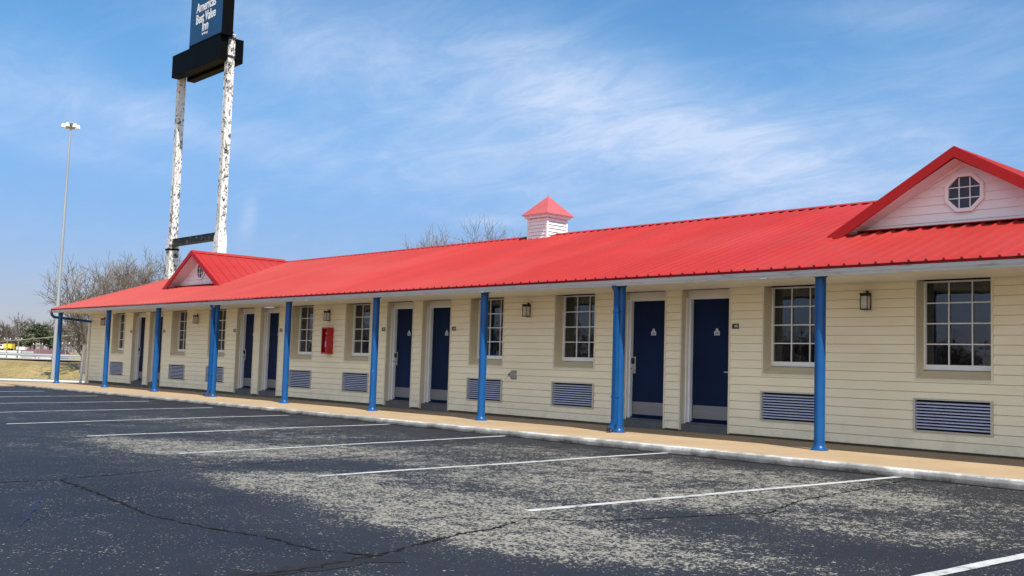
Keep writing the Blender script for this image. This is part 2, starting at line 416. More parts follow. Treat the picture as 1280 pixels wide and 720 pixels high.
lot = mb.build('parking_lot', M['asphalt'], smooth=True)
at = lot.data.attributes.new('wear', 'FLOAT', 'POINT'); at.data.foreach_set('value', wear)
tag(lot, kind='structure')
def lot_z(x, y): return -.100 + .006*mnoise.noise((x*.5, y*.5, 1)) - .012*max(0, -y-3)*.2

def ribbon(name, pts, width, mat, lift=.004, jitter=0., step=.25):
    path = []
    for (a, b) in zip(pts, pts[1:]):
        a = Vector((*a, 0)); b = Vector((*b, 0)); n = max(1, int((b-a).length/step))
        path += [a.lerp(b, i/n) for i in range(n)]
    path.append(Vector((*pts[-1], 0))); m = MB()
    for i, p in enumerate(path):
        d = (path[min(i+1, len(path)-1)]-path[max(i-1, 0)]).normalized(); s = Vector((-d.y, d.x, 0))
        wl = width*(.5 + jitter*(rnd.random()-.4)); wr = width*(.5 + jitter*(rnd.random()-.4))
        off = s*(jitter*.5*width*(rnd.random()-.5)*2)
        if jitter > .5 and i in (0, len(path)-1): wl = wr = .002
        for q in (p+off-s*wl, p+off+s*wr): m.v.append((q.x, q.y, lot_z(q.x, q.y)+lift))
    for i in range(len(path)-1): m.f.append((2*i, 2*i+2, 2*i+3, 2*i+1))
    return tag(m.build(name, mat), kind='structure')
# painted stall lines, about 2.9 m apart, nearly square to the kerb
LINES = [(-2.65, -6.4, -2.77, -8.35), (-5.60, -2.75, -5.84, -8.3), (-8.86, -2.75, -8.60, -8.45), (-12.05, -2.85, -11.27, -8.6), (-15.05, -2.95, -14.05, -8.6),
         (-17.9, -3.3, -16.75, -8.8), (-20.9, -3.4, -19.6, -8.9), (-23.9, -3.5, -22.5, -9.0), (-26.9, -3.6, -25.4, -9.0), (-29.9, -3.9, -28.3, -9.1)]
for k, (x0, y0, x1, y1) in enumerate(LINES):
    if k == 0: x0, y0 = -2.50, -2.75
    ribbon('painted_stall_line', [(x0, y0), (x1, y1)], .088, M['line'], .004, 0.06)
CR = [[(-9.43, -11.6), (-9.40, -10.6), (-9.6, -9.9), (-9.76, -9.41), (-9.9, -8.4), (-9.94, -7.78), (-10.2, -6.4)],
      [(-9.39, -10.56), (-8.5, -10.62), (-7.77, -10.68), (-7.0, -10.76), (-6.43, -10.70), (-5.85, -10.55), (-5.27, -10.51), (-4.96, -10.32)],
      [(-5.58, -8.54), (-5.38, -9.0), (-5.25, -9.57), (-4.98, -10.31), (-4.86, -10.77), (-4.85, -11.33), (-4.7, -12.0)],
      [(-5.58, -8.54), (-5.2, -8.25), (-5.0, -7.5), (-4.75, -6.7), (-5.05, -5.75), (-5.2, -4.6), (-5.42, -3.0)]]
for c, wd in zip(CR, (.011, .015, .018, .013)):
    ribbon('pavement_crack', c, wd, M['crack'], .003, 1.9, .045)
M['stain'] = simple('tar_stain', (.010, .010, .0115), .7, var=.3, vscale=8, spec=.35)
ribbon('tar_patch', [(-4.86, -10.2), (-4.88, -10.7), (-4.9, -11.2), (-4.92, -11.9)], .17, M['stain'], .0025, .8, .1)

M['chalk'] = simple('blue_scuff', (.011, .019, .045), .7, var=.3, vscale=20, spec=.3)
ribbon('blue_scuff', [(-8.46, -11.03), (-7.86, -11.26), (-7.40, -11.46), (-7.02, -11.64)], .022, M['chalk'], .003, .7, .08)

# ---- walkway slab and kerb
def kerb_y(x):   # the kerb swings out a little at the far end
    return -2.88 - (.45*((-x-20)/14)**1.4 if x < -20 else 0) - .02*math.sin(x*.3)
xs_ = [8-.5*i for i in range(91)]           # to -37
mb = MB(); n0 = 0
for x in xs_:
    yk = kerb_y(x)
    for y, z in ((.12, .0), (-1.37, .0), (yk+.14, -.010), (yk+.14, -1.3)): mb.v.append((x, y, z - .0022*max(0, -x-9)))
for i in range(len(xs_)-1):
    for j in range(3): a = i*4+j; mb.f.append((a, a+1, a+5, a+4))
mb.f.append((0, 3, 2, 1)); e = (len(xs_)-1)*4; mb.f.append((e, e+1, e+2, e+3))
tag(mb.build('walkway', M['walk']), kind='structure')
mb = MB()
xk = [8-.16*i for i in range(int((8+34.1)/.16))]
for i, x in enumerate(xk):
    yk = kerb_y(x); jo = .5*mnoise.noise((x*2.2, 0, 0)); gap = (abs((x+100) % 3.05) < .16)
    dz = -.0022*max(0, -x-9)
    dy = .012*jo + (.016 if gap else 0); chip = .016*max(0, mnoise.noise((x*3.1, 4, 0)))*1.6
    for y, z in ((yk+.139, -.004+dz), (yk+.03, -.002-chip*.4+dz), (yk+dy, -.014-chip+dz), (yk-.012+dy, -.05+dz), (yk-.02+dy, -.20+dz)): mb.v.append((x, y, z))
for i in range(len(xk)-1):
    for j in range(4): a = i*5+j; mb.f.append((a, a+1, a+6, a+5))
e = (len(xk)-1)*5; mb.f.append(tuple(e+j for j in range(5)))
tag(mb.build('kerb', M['kerb'], smooth=False), kind='structure')
# dirt line along the kerb foot
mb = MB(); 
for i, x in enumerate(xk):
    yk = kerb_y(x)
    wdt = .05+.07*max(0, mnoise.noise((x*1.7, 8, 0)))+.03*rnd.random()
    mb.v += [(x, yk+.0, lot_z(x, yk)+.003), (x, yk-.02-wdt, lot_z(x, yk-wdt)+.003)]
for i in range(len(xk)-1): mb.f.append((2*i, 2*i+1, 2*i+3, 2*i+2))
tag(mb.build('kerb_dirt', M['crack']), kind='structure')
# concrete apron left of the kerb end, where the walk runs out to the drive
pts = [(-33.9, -3.45), (-33.7, -5.2), (-35.3, -8.0), (-41, -9.5), (-41.5, -7), (-38.0, -2.9), (-37.0, -1.0), (-37.0, -3.3)]
tag(MB().prism([Vector((x, y, -.9)) for x, y in pts], (0, 0, .83)).build('concrete_apron', M['walk']), kind='structure')
# highway shoulder and carriageway on the bank top
mb = MB()
for a, b, z, nm, mt in ((55.6, 58.0, .512, 'road_shoulder', 'gravel'), (58.0, 66.5, .516, 'highway', 'road')):
    m = MB(); L_ = [-500, -200, -90, -60, -40, -20, 0, 40, 200, 500]
    for l in L_:
        for w in (a, (a+b)/2, b): p = land(w, l); m.v.append((p.x, p.y, max(z, land_z(w, l)+.1) if nm == 'road_shoulder' else z+.004))
    for i in range(len(L_)-1):
        for j in range(2): q = i*3+j; m.f.append((q, q+1, q+4, q+3))
    tag(m.build(nm, M[mt]), kind='structure')

# ================================================================== MOTEL
XL, XR = -37.25, 8.2          # ends of the wall
X0, LP = -11.08, 7.10         # centre of the first door pair, repeat
ZT = 2.36                     # soffit height
bld = empty('motel_building', (XL, 0, 0)); bld.location = (0, 0, 0)
tag(bld, 'long single storey motel wing with red ribbed metal roof, cream siding and blue porch posts', 'motel')
strips = [X0 - k*LP for k in range(-2, 4)]
doors_on = [s for s in strips if s < 4]
openings = []; win_x = []; ac_x = []; door_x = []; sconce_x = []
for s in strips:
    if s+1.15 < XR and s-1.15 > XL:
        openings += [(s-1.14, s-.18, -.2, ZT+.01, 'd'), (s+.18, s+1.14, -.2, ZT+.01, 'd')]; door_x += [(s, -1), (s, 1)]
    for a, pa in ((s+1.79, s+1.77), (s-2.83, s-2.85)):
        if a > XL+.3 and a+1.1 < XR:
            openings += [(a, a+1.02, .996, ZT+.01, 'w'), (pa, pa+1.044, .29, .707, 'g')]; win_x.append(a); ac_x.append(pa)
    for q in (s+LP/2,):
        if q < XR-.3: sconce_x.append(q)
sconce_x.append(X0-3*LP-LP/2)

# ---- lap siding with real openings
def laps(mb, x0, x1, z0, z1, y=0.0, base=.03, h=ROWH, depth=.017):
    k = math.floor((z0-base)/h)
    while base+k*h < z1-1e-6:
        a = max(z0, base+k*h); b = min(z1, base+(k+1)*h)
        fa = (a-(base+k*h))/h; fb = (b-(base+k*h))/h
        ya = y-depth*(1-fa)-.004; yb = y-depth*(1-fb)-.004
        g = .0075 if fa < 1e-6 else 0
        mb.quad((x0, ya, a+g), (x1, ya, a+g), (x1, yb, b), (x0, yb, b))
        if g:
            yi = y+.012; yo = y-.004
            mb.quad((x0, yi, a+g), (x1, yi, a+g), (x1, ya, a+g), (x0, ya, a+g))
            mb.quad((x0, yo, a), (x1, yo, a), (x1, yi, a), (x0, yi, a))
            mb.quad((x0, yi, a), (x1, yi, a), (x1, yi, a+g), (x0, yi, a+g))
        k += 1
br = sorted(set([XL, XR] + [o[0] for o in openings] + [o[1] for o in openings]))
wall = MB()
for a, b in zip(br, br[1:]):
    mid = (a+b)/2; zs = [(o[2], o[3]) for o in openings if o[0] < mid < o[1]]; zs.sort()
    cur = .03
    for z0, z1 in zs:
        if z0 > cur: laps(wall, a, b, cur, z0)
        cur = max(cur, z1)
    if cur < ZT: laps(wall, a, b, cur, ZT)
# ends and back of the building
wall.box(XL, XL+.1, .004, 7.4, -1.2, 2.5).box(XR-.1, XR, .004, 7.4, -.2, 2.5).box(XL+.1, XR-.1, 7.3, 7.4, -1.2, 2.5)
for X in (XL, XR):   # gable ends up to the roof
    wall.poly([(X+(.001 if X > 0 else -.001), .0, 2.3), (X+(.001 if X > 0 else -.001), 7.4, 2.3), (X+(.001 if X > 0 else -.001), 3.75, 4.12)])
wall.build('wall', M['siding'], bld)
MB().box(XL+.05, XR-.05, .02, .10, -1.2, .05).build('wall_base', M['found'], bld)
# trim: corner posts, starter strips, top frieze, J channels round the openings
tr = MB(); JW = .028
tr.box(XL-.012, XL+.085, -.026, .06, -.02, ZT).box(XR-.085, XR+.012, -.026, .06, -.02, ZT)
for o in openings:
    x0, x1, z0, z1, t = o
    if t == 'd':
        for x in (x0, x1):
            tr.box(x-(JW if x == x0 else .0), x+(0 if x == x0 else JW), -.026, .02, .02, ZT-.03)
    elif t == 'w':
        tr.box(x0-JW, x0, -.026, .02, z0-.03, ZT-.03).box(x1, x1+JW, -.026, .02, z0-.03, ZT-.03).box(x0, x1, -.026, .02, z0-.03, z0-.002)
segs = []; cur = XL+.09
for o in sorted(q for q in openings if q[4] != 'g'):
    segs.append((cur, o[0]-JW)); cur = o[1]+JW
segs.append((cur, XR-.09))
for a, b in segs:
    if b > a: tr.box(a-JW if a > XL+.1 else a, b+JW, -.024, .01, ZT-.03, ZT-.001)
tr.build('siding_trim', M['jtrim'], bld)
# reveals
# ---- windows
W = 1.02; YG = .205
fr = MB(); z0, z1 = 1.122, 2.335; zr = .996
fr.box(.0, W, YG, YG+.05, z1, ZT-.003).box(.0, .026, YG, YG+.05, z0, z1).box(W-.026, W, YG, YG+.05, z0, z1).box(.026, W-.026, YG-.012, YG+.05, z0, z0+.07)
win = fr.build('window', M['white'], bld)
rv = MB().box(-.02, 0, .021, .24, zr, ZT-.002).box(W, W+.02, .021, .24, zr, ZT-.002)
rv.hexa([(0, -.02, zr-.0015), (W, -.02, zr-.0015), (W, .24, zr-.0015), (0, .24, zr-.0015), (0, -.02, zr+.004), (W, -.02, zr+.004), (W, .24, zr+.125), (0, .24, zr+.125)])
rv.build('recess_lining', M['reveal'], win)
gr = MB(); ga, gb, gc, gd = .026, W-.026, z0+.07, z1
for i in (1, 2):
    x = ga+(gb-ga)*i/3; gr.box(x-.008, x+.008, YG+.012, YG+.030, gc, gd)
for i in (1, 2, 3):
    z = gc+(gd-gc)*i/4; gr.box(ga, gb, YG+.010, YG+.032, z-.008, z+.008)
gr.build('muntin_grid', M['white'], win)
MB().quad((ga, YG+.036, gc), (gb, YG+.036, gc), (gb, YG+.036, gd), (ga, YG+.036, gd)).build('pane', M['glass'], win)
cu = MB(); nfold = 40
def curt(cu, xa, xb, seed, gather):
    rows = 8
    for r_ in range(rows+1):
        for i in range(nfold+1):
            t = i/nfold; zz = gc-.1+(gd+.08-gc+.1)*r_/rows; g = gather(1-r_/rows)
            x = xa + (xb-xa)*t*g if seed == 0 else xb-(xb-xa)*t*g
            cu.v.append((x, YG+.14+.025*math.sin(t*22+seed)+.01*math.sin(t*51), zz))
    b = len(cu.v)-(rows+1)*(nfold+1)
    for r_ in range(rows):
        for i in range(nfold):
            q = b+r_*(nfold+1)+i; cu.f.append((q, q+1, q+nfold+2, q+nfold+1))
curt(cu, .02, .42, 0, lambda h: 1-.55*math.sin(min(1, h)*math.pi*.62)); curt(cu, .70, W-.02, 1, lambda h: 1-.5*math.sin(min(1, h)*math.pi*.6))
cu.build('curtain', M['curtain'], win, smooth=True)
MB().box(-.02, W+.02, YG+.9, YG+.92, .8, 2.5).box(-.04, -.02, YG+.052, YG+.92, .8, 2.5).box(W+.02, W+.04, YG+.052, YG+.92, .8, 2.5).box(-.02, W+.02, YG+.052, YG+.9, .78, .8).box(-.02, W+.02, YG+.052, YG+.9, 2.5, 2.52).build('dark_room', M['dark'], win)
win.location = (win_x[0], 0, 0)
for a in win_x[1:]: dup(win, bld, (a, 0, 0))

# ---- air conditioner grilles
gf = MB(); gw, g0, g1 = 1.044, .29, .707
for b in ((-.022, gw+.022, g1, g1+.022), (-.022, gw+.022, g0-.022, g0), (-.022, .012, g0, g1), (gw-.012, gw+.022, g0, g1)):
    gf.box(b[0], b[1], -.034, .03, b[2], b[3])
gri = gf.build('air_conditioner_grille', M['grilleframe'], bld)
sl = MB(); ns = 9
for i in range(ns):
    zc = g0+.022+(g1-g0-.04)*(i+.5)/ns
    sl.hexa([(.013, -.016, zc-.014), (gw-.013, -.016, zc-.014), (gw-.013, .016, zc+.004), (.013, .016, zc+.004), (.013, -.016, zc+.003), (gw-.013, -.016, zc+.003), (gw-.013, .016, zc+.009), (.013, .016, zc+.009)])
sl.build('louvre_slats', M['slat'], gri)
MB().box(0.001, gw-.001, .05, .07, g0, g1).build('grille_back', M['dark'], gri)
gri.location = (ac_x[0], 0, 0)
for a in ac_x[1:]: dup(gri, bld, (a, 0, 0))

# ---- doors : x measured from the strip centre towards the door side
YD = .231; DZ = .18; DH = 2.03
def door_frame(mir):
    f = MB()
    def bx(a, b, *r):
        f.box(min(mir*a, mir*b), max(mir*a, mir*b), *r)
    bx(.181, .205, .10, .25, .12, 2.234); bx(.206, .232, .16, .25, .12, 2.21)
    bx(1.139, 1.115, .10, .25, .12, 2.234); bx(1.114, 1.092, .16, .25, .12, 2.21)
    bx(.206, 1.114, .16, .27, 2.2105, 2.234)
    return f
def door_leaf(mir):
    a, b = sorted((mir*.2335, mir*1.0905))
    return MB().box(a, b, YD, YD+.045, DZ+.004, 2.2095)
NUM = {}
protos = {}
dn = 0
def make_door(s, mir, number):
    global dn
    if mir not in protos:
        fo = door_frame(mir).build('door_frame', M['white'], bld)
        a, b = sorted((mir*.181, mir*1.139)); MB().box(a, b, .15, .25, 2.235, ZT-.001).build('header_panel', M['header'], fo)
        lin = MB()
        for q in ((.16, .1795), (1.1405, 1.16)):
            a, b = sorted((mir*q[0], mir*q[1])); lin.box(a, b, .021, .25, 0, ZT-.002)
        lin.build('recess_lining', M['reveal'], fo)
        do = door_leaf(mir).build('door', M['door'], bld, bevel=.002)
        a, b = sorted((mir*.25, mir*1.075))
        MB().box(a, b, YD-.004, YD-.0005, DZ+.035, DZ+.255).build('kick_plate', M['kick'], do)
        a, b = sorted((mir*.183, mir*1.137))
        st = MB().box(a, b, .015, .232, -.05, .125).box(a+.01, b-.01, .10, YD+.05, .1255, .150).build('door_step', M['step'], bld, bevel=.006)
        MB().box(a+.06, b-.06, YD-.045, YD+.05, .1505, .175).build('threshold', M['door'], st)
        if mir < 0:   # tall lock plate on the left edge of the left door
            x = -1.06
            MB().box(x-.055, x+.045, YD-.018, YD-.0005, .93, 1.23).build('lock_plate', M['metal'], do, bevel=.006)
            h = MB().box(x-.035, x+.025, YD-.045, YD-.0185, 1.10, 1.20)
            h.build('keypad', M['blackmetal'], do, bevel=.004)
            MB().box(x-.014, x+.014, YD-.085, YD-.0185, 1.007, 1.035).box(x-.0145, x+.11, YD-.086, YD-.068, 1.006, 1.036).build('handle', M['metal'], do, bevel=.003)
        else:
            x = 1.03
            h = MB().tube((x, YD-.001, 1.0), (x, YD-.012, 1.0), .034, n=14).tube((x, YD-.012, 1.0), (x, YD-.07, 1.0), .011, n=10).box(x-.10, x+.012, YD-.078, YD-.062, .99, 1.01)
            h.build('handle', M['metal'], do)
        xc = mir*.662+.06*(1 if mir > 0 else .6)
        NUM[mir] = xc
        pl = [(-.055, 0), (.055, 0), (.055, .065), (.03, .072), (.026, .10), (0, .122), (-.026, .10), (-.03, .072), (-.055, .065)]
        MB().prism([Vector((xc+a_, YD-.004, 1.605+b_)) for a_, b_ in pl], (0, .0035, 0)).build('number_plate', M['plate'], do)
        protos[mir] = (fo, do, st); objs = protos[mir]
        for o in objs: o.location = (s, 0, 0)
    else:
        objs = [dup(o, bld, (s, 0, 0)) for o in protos[mir]]
    return objs[1]
made = []
order = sorted(door_x, key=lambda t: -(t[0]+t[1]*.5))
num = 142
for s, mir in order:
    d = make_door(s, mir, num); made.append((d, s, mir, num)); num -= 1
NUMS = {}
nn = 140
for d, s, mir, _ in made:
    if s > X0+1: n_ = 142 if mir > 0 else 143
    else:
        n_ = nn if True else 0
    if s > X0+1: NUMS[(round(s, 2), mir)] = 148 - len(NUMS)
for d, s, mir, _ in made:
    if s > X0+1: n_ = 144
    else: n_ = nn; nn += 1
    NUMS[(round(s, 2), mir)] = n_
    text('room_number', str(n_), .06, M['ink'], d, Matrix.Translation((NUM[mir], YD-.0045, 1.635)) @ FRONT, .78, .0004, .001)

# ---- soffit, eave trim, gutter
YE = -1.60
MB().box(XL-.02, XR+.02, -1.50, -.001, ZT, ZT+.02).build('soffit', M['soffit'], bld)
sj = MB()
for i in range(int((XR-XL)/.305)):
    x = XL+.1+i*.305; sj.box(x, x+.006, -1.49, -.03, ZT-.0025, ZT+.001)
sj.build('soffit_seams', M['soffit'], bld)
MB().box(XL-.03, XR+.03, -1.52, -1.5005, 2.33, 2.42).build('eave_board', M['gutter'], bld)
g = MB(); gx0, gx1 = XL+.55, XR+.05
prof = [(-1.521, 2.316), (-1.552, 2.316), (-1.558, 2.336), (-1.580, 2.362), (-1.585, 2.392), (-1.590, 2.394), (-1.590, 2.402), (-1.578, 2.402), (-1.576, 2.366), (-1.553, 2.342), (-1.548, 2.324), (-1.5215, 2.324)]
gx0 = -36.85
g.prism([Vector((gx0, y, z)) for y, z in prof], (gx1-gx0, 0, 0))
g.box(gx0-.006, gx0, -1.588, -1.5205, 2.314, 2.403)
for x in range(-33, 8, 6): g.box(x+.7, x+.78, -1.5925, -1.5205, 2.312, 2.3255)   # joints
g.build('gutter', M['gutter'], bld)

# ---- main roof
RX0, RX1 = -36.62, 8.35; YR, ZR = 3.75, 4.199; ZE = 2.440
slope = (ZR-ZE)/(YR-YE)
def ribprof(x0, x1, sp=.2205, h=.026):
    xs = []; k = 0; x = x0+.06
    xs.append((x0, 0))
    while x < x1-.05:
        xs += [(x-.024, 0), (x-.010, h), (x+.010, h), (x+.024, 0)]
        x += sp
    xs.append((x1, 0)); return xs
rp = ribprof(RX0, RX1)
rf = MB(); T = -.012
nrm = Vector((0, -slope, 1)).normalized()
for x, h in rp:
    for q in (0, .25, .5, .75, 1):
        y = YE+(YR-YE)*q; p = Vector((x, y, ZE+slope*(y-YE))) + nrm*h; p.z += .004*mnoise.noise((x*.7, y*.7, 2)); rf.v.append(tuple(p))
for i in range(len(rp)-1):
    for j in range(4): a = i*5+j; rf.f.append((a, a+5, a+6, a+1))
rf.f_back = None
# underside lip so the sheet has thickness at the eave, then the back slope
for i in range(len(rp)-1):
    (xa, ha), (xb, hb) = rp[i], rp[i+1]
    pa = Vector((xa, YE, ZE))+nrm*ha; pb = Vector((xb, YE, ZE))+nrm*hb
    rf.quad((xa, YE, ZE-.006), (xb, YE, ZE-.006), pb, pa)
YB = 9.1
for x, h in rp[:0]: pass
rf.quad((RX0, YR, ZR), (RX1, YR, ZR), (RX1, YB, ZE), (RX0, YB, ZE))
rf.quad((RX0, YE+.01, ZE-.008), (RX1, YE+.01, ZE-.008), (RX1, YR, ZR-.008), (RX0, YR, ZR-.008))
roof = rf.build('roof', M['roof'], bld)
# drip edge along the eave, rakes at the ends, ridge cap
MB().box(RX0, RX1, YE+.026, YE+.038, ZE-.052, ZE-.008).build('drip_edge', M['redtrim'], bld)
rk = MB()
for X in (RX0, RX1):
    a, b = (X-.03, X+.0) if X < 0 else (X, X+.03)
    rk.hexa([(a, YE, ZE-.13), (b, YE, ZE-.13), (b, YR, ZR-.13), (a, YR, ZR-.13), (a, YE, ZE+.025), (b, YE, ZE+.025), (b, YR, ZR+.025), (a, YR, ZR+.025)])
    rk.hexa([(a, YR, ZR-.13), (b, YR, ZR-.13), (b, YB, ZE-.13), (a, YB, ZE-.13), (a, YR, ZR+.025), (b, YR, ZR+.025), (b, YB, ZE+.025), (a, YB, ZE+.025)])
rk.build('rake_trim', M['redtrim'], bld)
DX = [-30.30, -6.45]          # dormers
rc = MB()
rc.prism([Vector((RX0-.02, y, z)) for y, z in ((YR-.15, ZR-.15*slope+.030), (YR, ZR+.034), (YR+.15, ZR-.15*slope+.030), (YR+.15, ZR-.15*slope+.024), (YR, ZR+.027), (YR-.15, ZR-.15*slope+.024))], (RX1-RX0+.04, 0, 0))
rc.build('ridge_cap', M['roof'], bld)
screw = MB()

# ---- dormers (front gables) joined to the main ridge
YF = .40; ZF = ZE+slope*(YF-YE); DZR = 4.235
HALF = 1.95; dsl = (DZR-ZF)/HALF
def dormer():
    d = MB()
    for sg in (-1, 1):
        d.poly([(0, YF-.03, DZR), (sg*HALF*1.0, YF-.03, ZF+.012), (sg*HALF, YF+.02, ZF+.012), (0, YR+.05, DZR)])
        y = YF+.12; n3 = Vector((sg*dsl, 0, 1)).normalized()
        while y < YR-.2:
            # height where this rib meets the main roof
            zb = ZE+slope*(y-YE); xb = sg*(DZR-zb)/dsl
            p0 = Vector((0, y, DZR)); p1 = Vector((xb*1.012, y, zb+.0))
            for a, b in ((-.024, .024),):
                t0 = [p0+Vector((0, -.022, 0)), p0+Vector((0, .022, 0)), p0+Vector((0, .010, 0))+n3*.022, p0+Vector((0, -.010, 0))+n3*.022]
                d.prism(t0, p1-p0)
            y += .30
    # closed under-sheet so the roof has thickness
    return d
dpro = dormer().build('dormer', M['roof'], bld)
cap = MB().prism([Vector((x, YF-.035, z)) for x, z in ((-.13, DZR-.13*dsl+.03), (0, DZR+.036), (.13, DZR-.13*dsl+.03), (.13, DZR-.13*dsl+.022), (0, DZR+.028), (-.13, DZR-.13*dsl+.022))], (0, YR-YF-.1, 0))
cap.build('dormer_ridge_cap', M['roof'], dpro)
fb = MB(); FT = .145
for sg in (-1, 1):
    pts = [(0, DZR+.03), (sg*(HALF+.03), ZF+.015), (sg*(HALF-.20), ZF-.028+.0), (0, DZR-FT+.02)]
    if sg > 0: pts = pts[::-1]
    fb.prism([Vector((x, YF-.062, z)) for x, z in pts], (0, .030, 0))
fb.build('dormer_fascia', M['redtrim'], dpro)
YGB = YF+.32; ztop = DZR-.20; zb_g = ZE+slope*(YGB-YE)
sf = MB()
for sg in (-1, 1):    # sloped soffit under the overhang
    a = (0, YF-.031, DZR-FT+.004); b = (sg*(HALF-.22), YF-.031, ZF-.02+.03)
    a2 = (0, YGB+.02, DZR-FT+.004); b2 = (sg*(HALF-.22), YGB+.02, ZF-.02+.03)
    sf.quad(a, b, b2, a2)
    for k in range(1, 12):   # soffit strip joints
        t = k/12; x = sg*(HALF-.22)*t; z = (DZR-FT+.004)+(ZF+.01-(DZR-FT+.004))*t
        sf.box(x-.004, x+.004, YF-.02, YGB, z-.006, z-.001)
    sf.hexa([(sg*.0, YGB-.05, DZR-FT-.045), (sg*(HALF-.30), YGB-.05, zb_g+.0), (sg*(HALF-.30), YGB-.006, zb_g+.0), (sg*.0, YGB-.006, DZR-FT-.045),
             (sg*.0, YGB-.05, DZR-FT), (sg*(HALF-.24), YGB-.05, zb_g+.01), (sg*(HALF-.24), YGB-.006, zb_g+.01), (sg*.0, YGB-.006, DZR-FT)])
sf.build('dormer_soffit', M['gable'], dpro)
gw_ = MB(); z = zb_g-.06; hrow = .125
top = DZR-FT+.01; gsl = (top-(ZF+.01))/(HALF-.22)
while z < top:
    b = min(z+hrow, top); xa = min(HALF-.2, (top-z)/gsl); xb = (top-b)/gsl
    gw_.quad((-xa, YGB-.014, z), (xa, YGB-.014, z), (xb, YGB, b), (-xb, YGB, b))
    gw_.quad((-xa, YGB, z), (xa, YGB, z), (xa, YGB-.014, z), (-xa, YGB-.014, z)); z += hrow
gw_.build('gable_wall', M['gable'], dpro)
fl = MB().box(-HALF+.25, HALF-.25, YGB-.17, YGB-.015, ZE+slope*(YGB-.10-YE)+.02, ZE+slope*(YGB-.10-YE)+.035)
fl.build('gable_flashing', M['redtrim'], dpro)
oz = 3.655
def octa(r, y): return [Vector((r*math.cos(R(22.5+45*i)), y, oz+r*math.sin(R(22.5+45*i)))) for i in range(8)]
om = MB(); ow = MB(); RO, RI = .298, .243
A, B, C, D = octa(RO, YGB-.055), octa(RI, YGB-.055), octa(RI, YGB-.02), octa(RO, YGB+.01)
for i in range(8):
    j = (i+1) % 8; ow.quad(A[i], B[i], B[j], A[j]); ow.quad(B[i], C[i], C[j], B[j]); ow.quad(D[i], A[i], A[j], D[j])
for q in (-.078, .078):
    om.box(q-.007, q+.007, YGB-.035, YGB-.0225, oz-.218, oz+.218); om.box(-.218, .218, YGB-.034, YGB-.0226, oz+q-.007, oz+q+.007)
ow.build('octagon_window', M['gable'], dpro)
om.build('octagon_muntins', M['white'], dpro)
MB().poly(octa(.245, YGB-.022)[::-1]).build('octagon_pane', M['darkpane'], dpro)
MB().poly(octa(.245, YGB-.016)[::-1]).build('octagon_backing', simple('grey_attic_board', (.10, .11, .12), .8), dpro)
dpro.location = (DX[0], 0, 0); dup(dpro, bld, (DX[1], 0, 0))
dpro['label'] = 'far left dormer beside the tall sign legs'

# ---- cupola on the ridge
cx, hw = -18.05, .35; zc0 = ZR-.16; zc1 = 4.60
cb = MB()
for x0, x1, y0, y1 in ((cx-hw, cx-hw+.05, YR-hw, YR-hw+.05), (cx+hw-.05, cx+hw, YR-hw, YR-hw+.05), (cx-hw, cx-hw+.05, YR+hw-.05, YR+hw), (cx+hw-.05, cx+hw, YR+hw-.05, YR+hw)):
    cb.box(x0, x1, y0, y1, zc0, zc1)
cb.box(cx-hw+.03, cx+hw-.03, YR-hw+.03, YR+hw-.03, zc0, zc1)
cup = cb.build('cupola', M['gable'], bld)
lv = MB()
for k in range(6):
    z = zc0+.05+k*.085
    for sg in (-1, 1):
        y = YR+sg*(hw-.028)
        lv.hexa([(cx-hw+.052, y, z), (cx+hw-.052, y, z), (cx+hw-.052, y+sg*.002, z), (cx-hw+.052, y+sg*.002, z),
                 (cx-hw+.052, y, z+.07), (cx+hw-.052, y, z+.07), (cx+hw-.052, y+sg*.004, z+.07), (cx-hw+.052, y+sg*.004, z+.07)])
        lv.hexa([(cx-hw+.052, y+sg*.012, z), (cx+hw-.052, y+sg*.012, z), (cx+hw-.052, y+sg*.016, z+.004), (cx-hw+.052, y+sg*.016, z+.004),
                 (cx-hw+.052, y, z+.066), (cx+hw-.052, y, z+.066), (cx+hw-.052, y+sg*.004, z+.07), (cx-hw+.052, y+sg*.004, z+.07)])
        x = cx+sg*(hw-.028)
        lv.hexa([(x+sg*.022, YR-hw+.052, z), (x+sg*.022, YR+hw-.052, z), (x+sg*.016, YR+hw-.052, z+.004), (x+sg*.016, YR-hw+.052, z+.004),
                 (x, YR-hw+.052, z+.066), (x, YR+hw-.052, z+.066), (x+sg*.004, YR+hw-.052, z+.07), (x+sg*.004, YR-hw+.052, z+.07)])
lv.build('cupola_louvres', M['gable'], cup)
MB().box(cx-hw-.05, cx+hw+.05, YR-hw-.05, YR+hw+.05, zc1+.001, zc1+.055).box(cx-hw-.09, cx+hw+.09, YR-hw-.09, YR+hw+.09, zc1+.0555, zc1+.075).build('cupola_cornice', M['gable'], cup)
ct = MB(); e = hw+.115; zt = 5.18; zb = zc1+.076; ap = (cx, YR, zt)
ring = [(cx-e, YR-e, zb), (cx+e, YR-e, zb), (cx+e, YR+e, zb), (cx-e, YR+e, zb)]
for i in range(4): ct.poly([ring[i], ring[(i+1) % 4], ap])
ct.poly(ring[::-1]); ct.tube((cx, YR, zt-.03), (cx, YR, zt+.02), .018, .008, 8)
ct.build('cupola_roof', M['cupred'], cup)

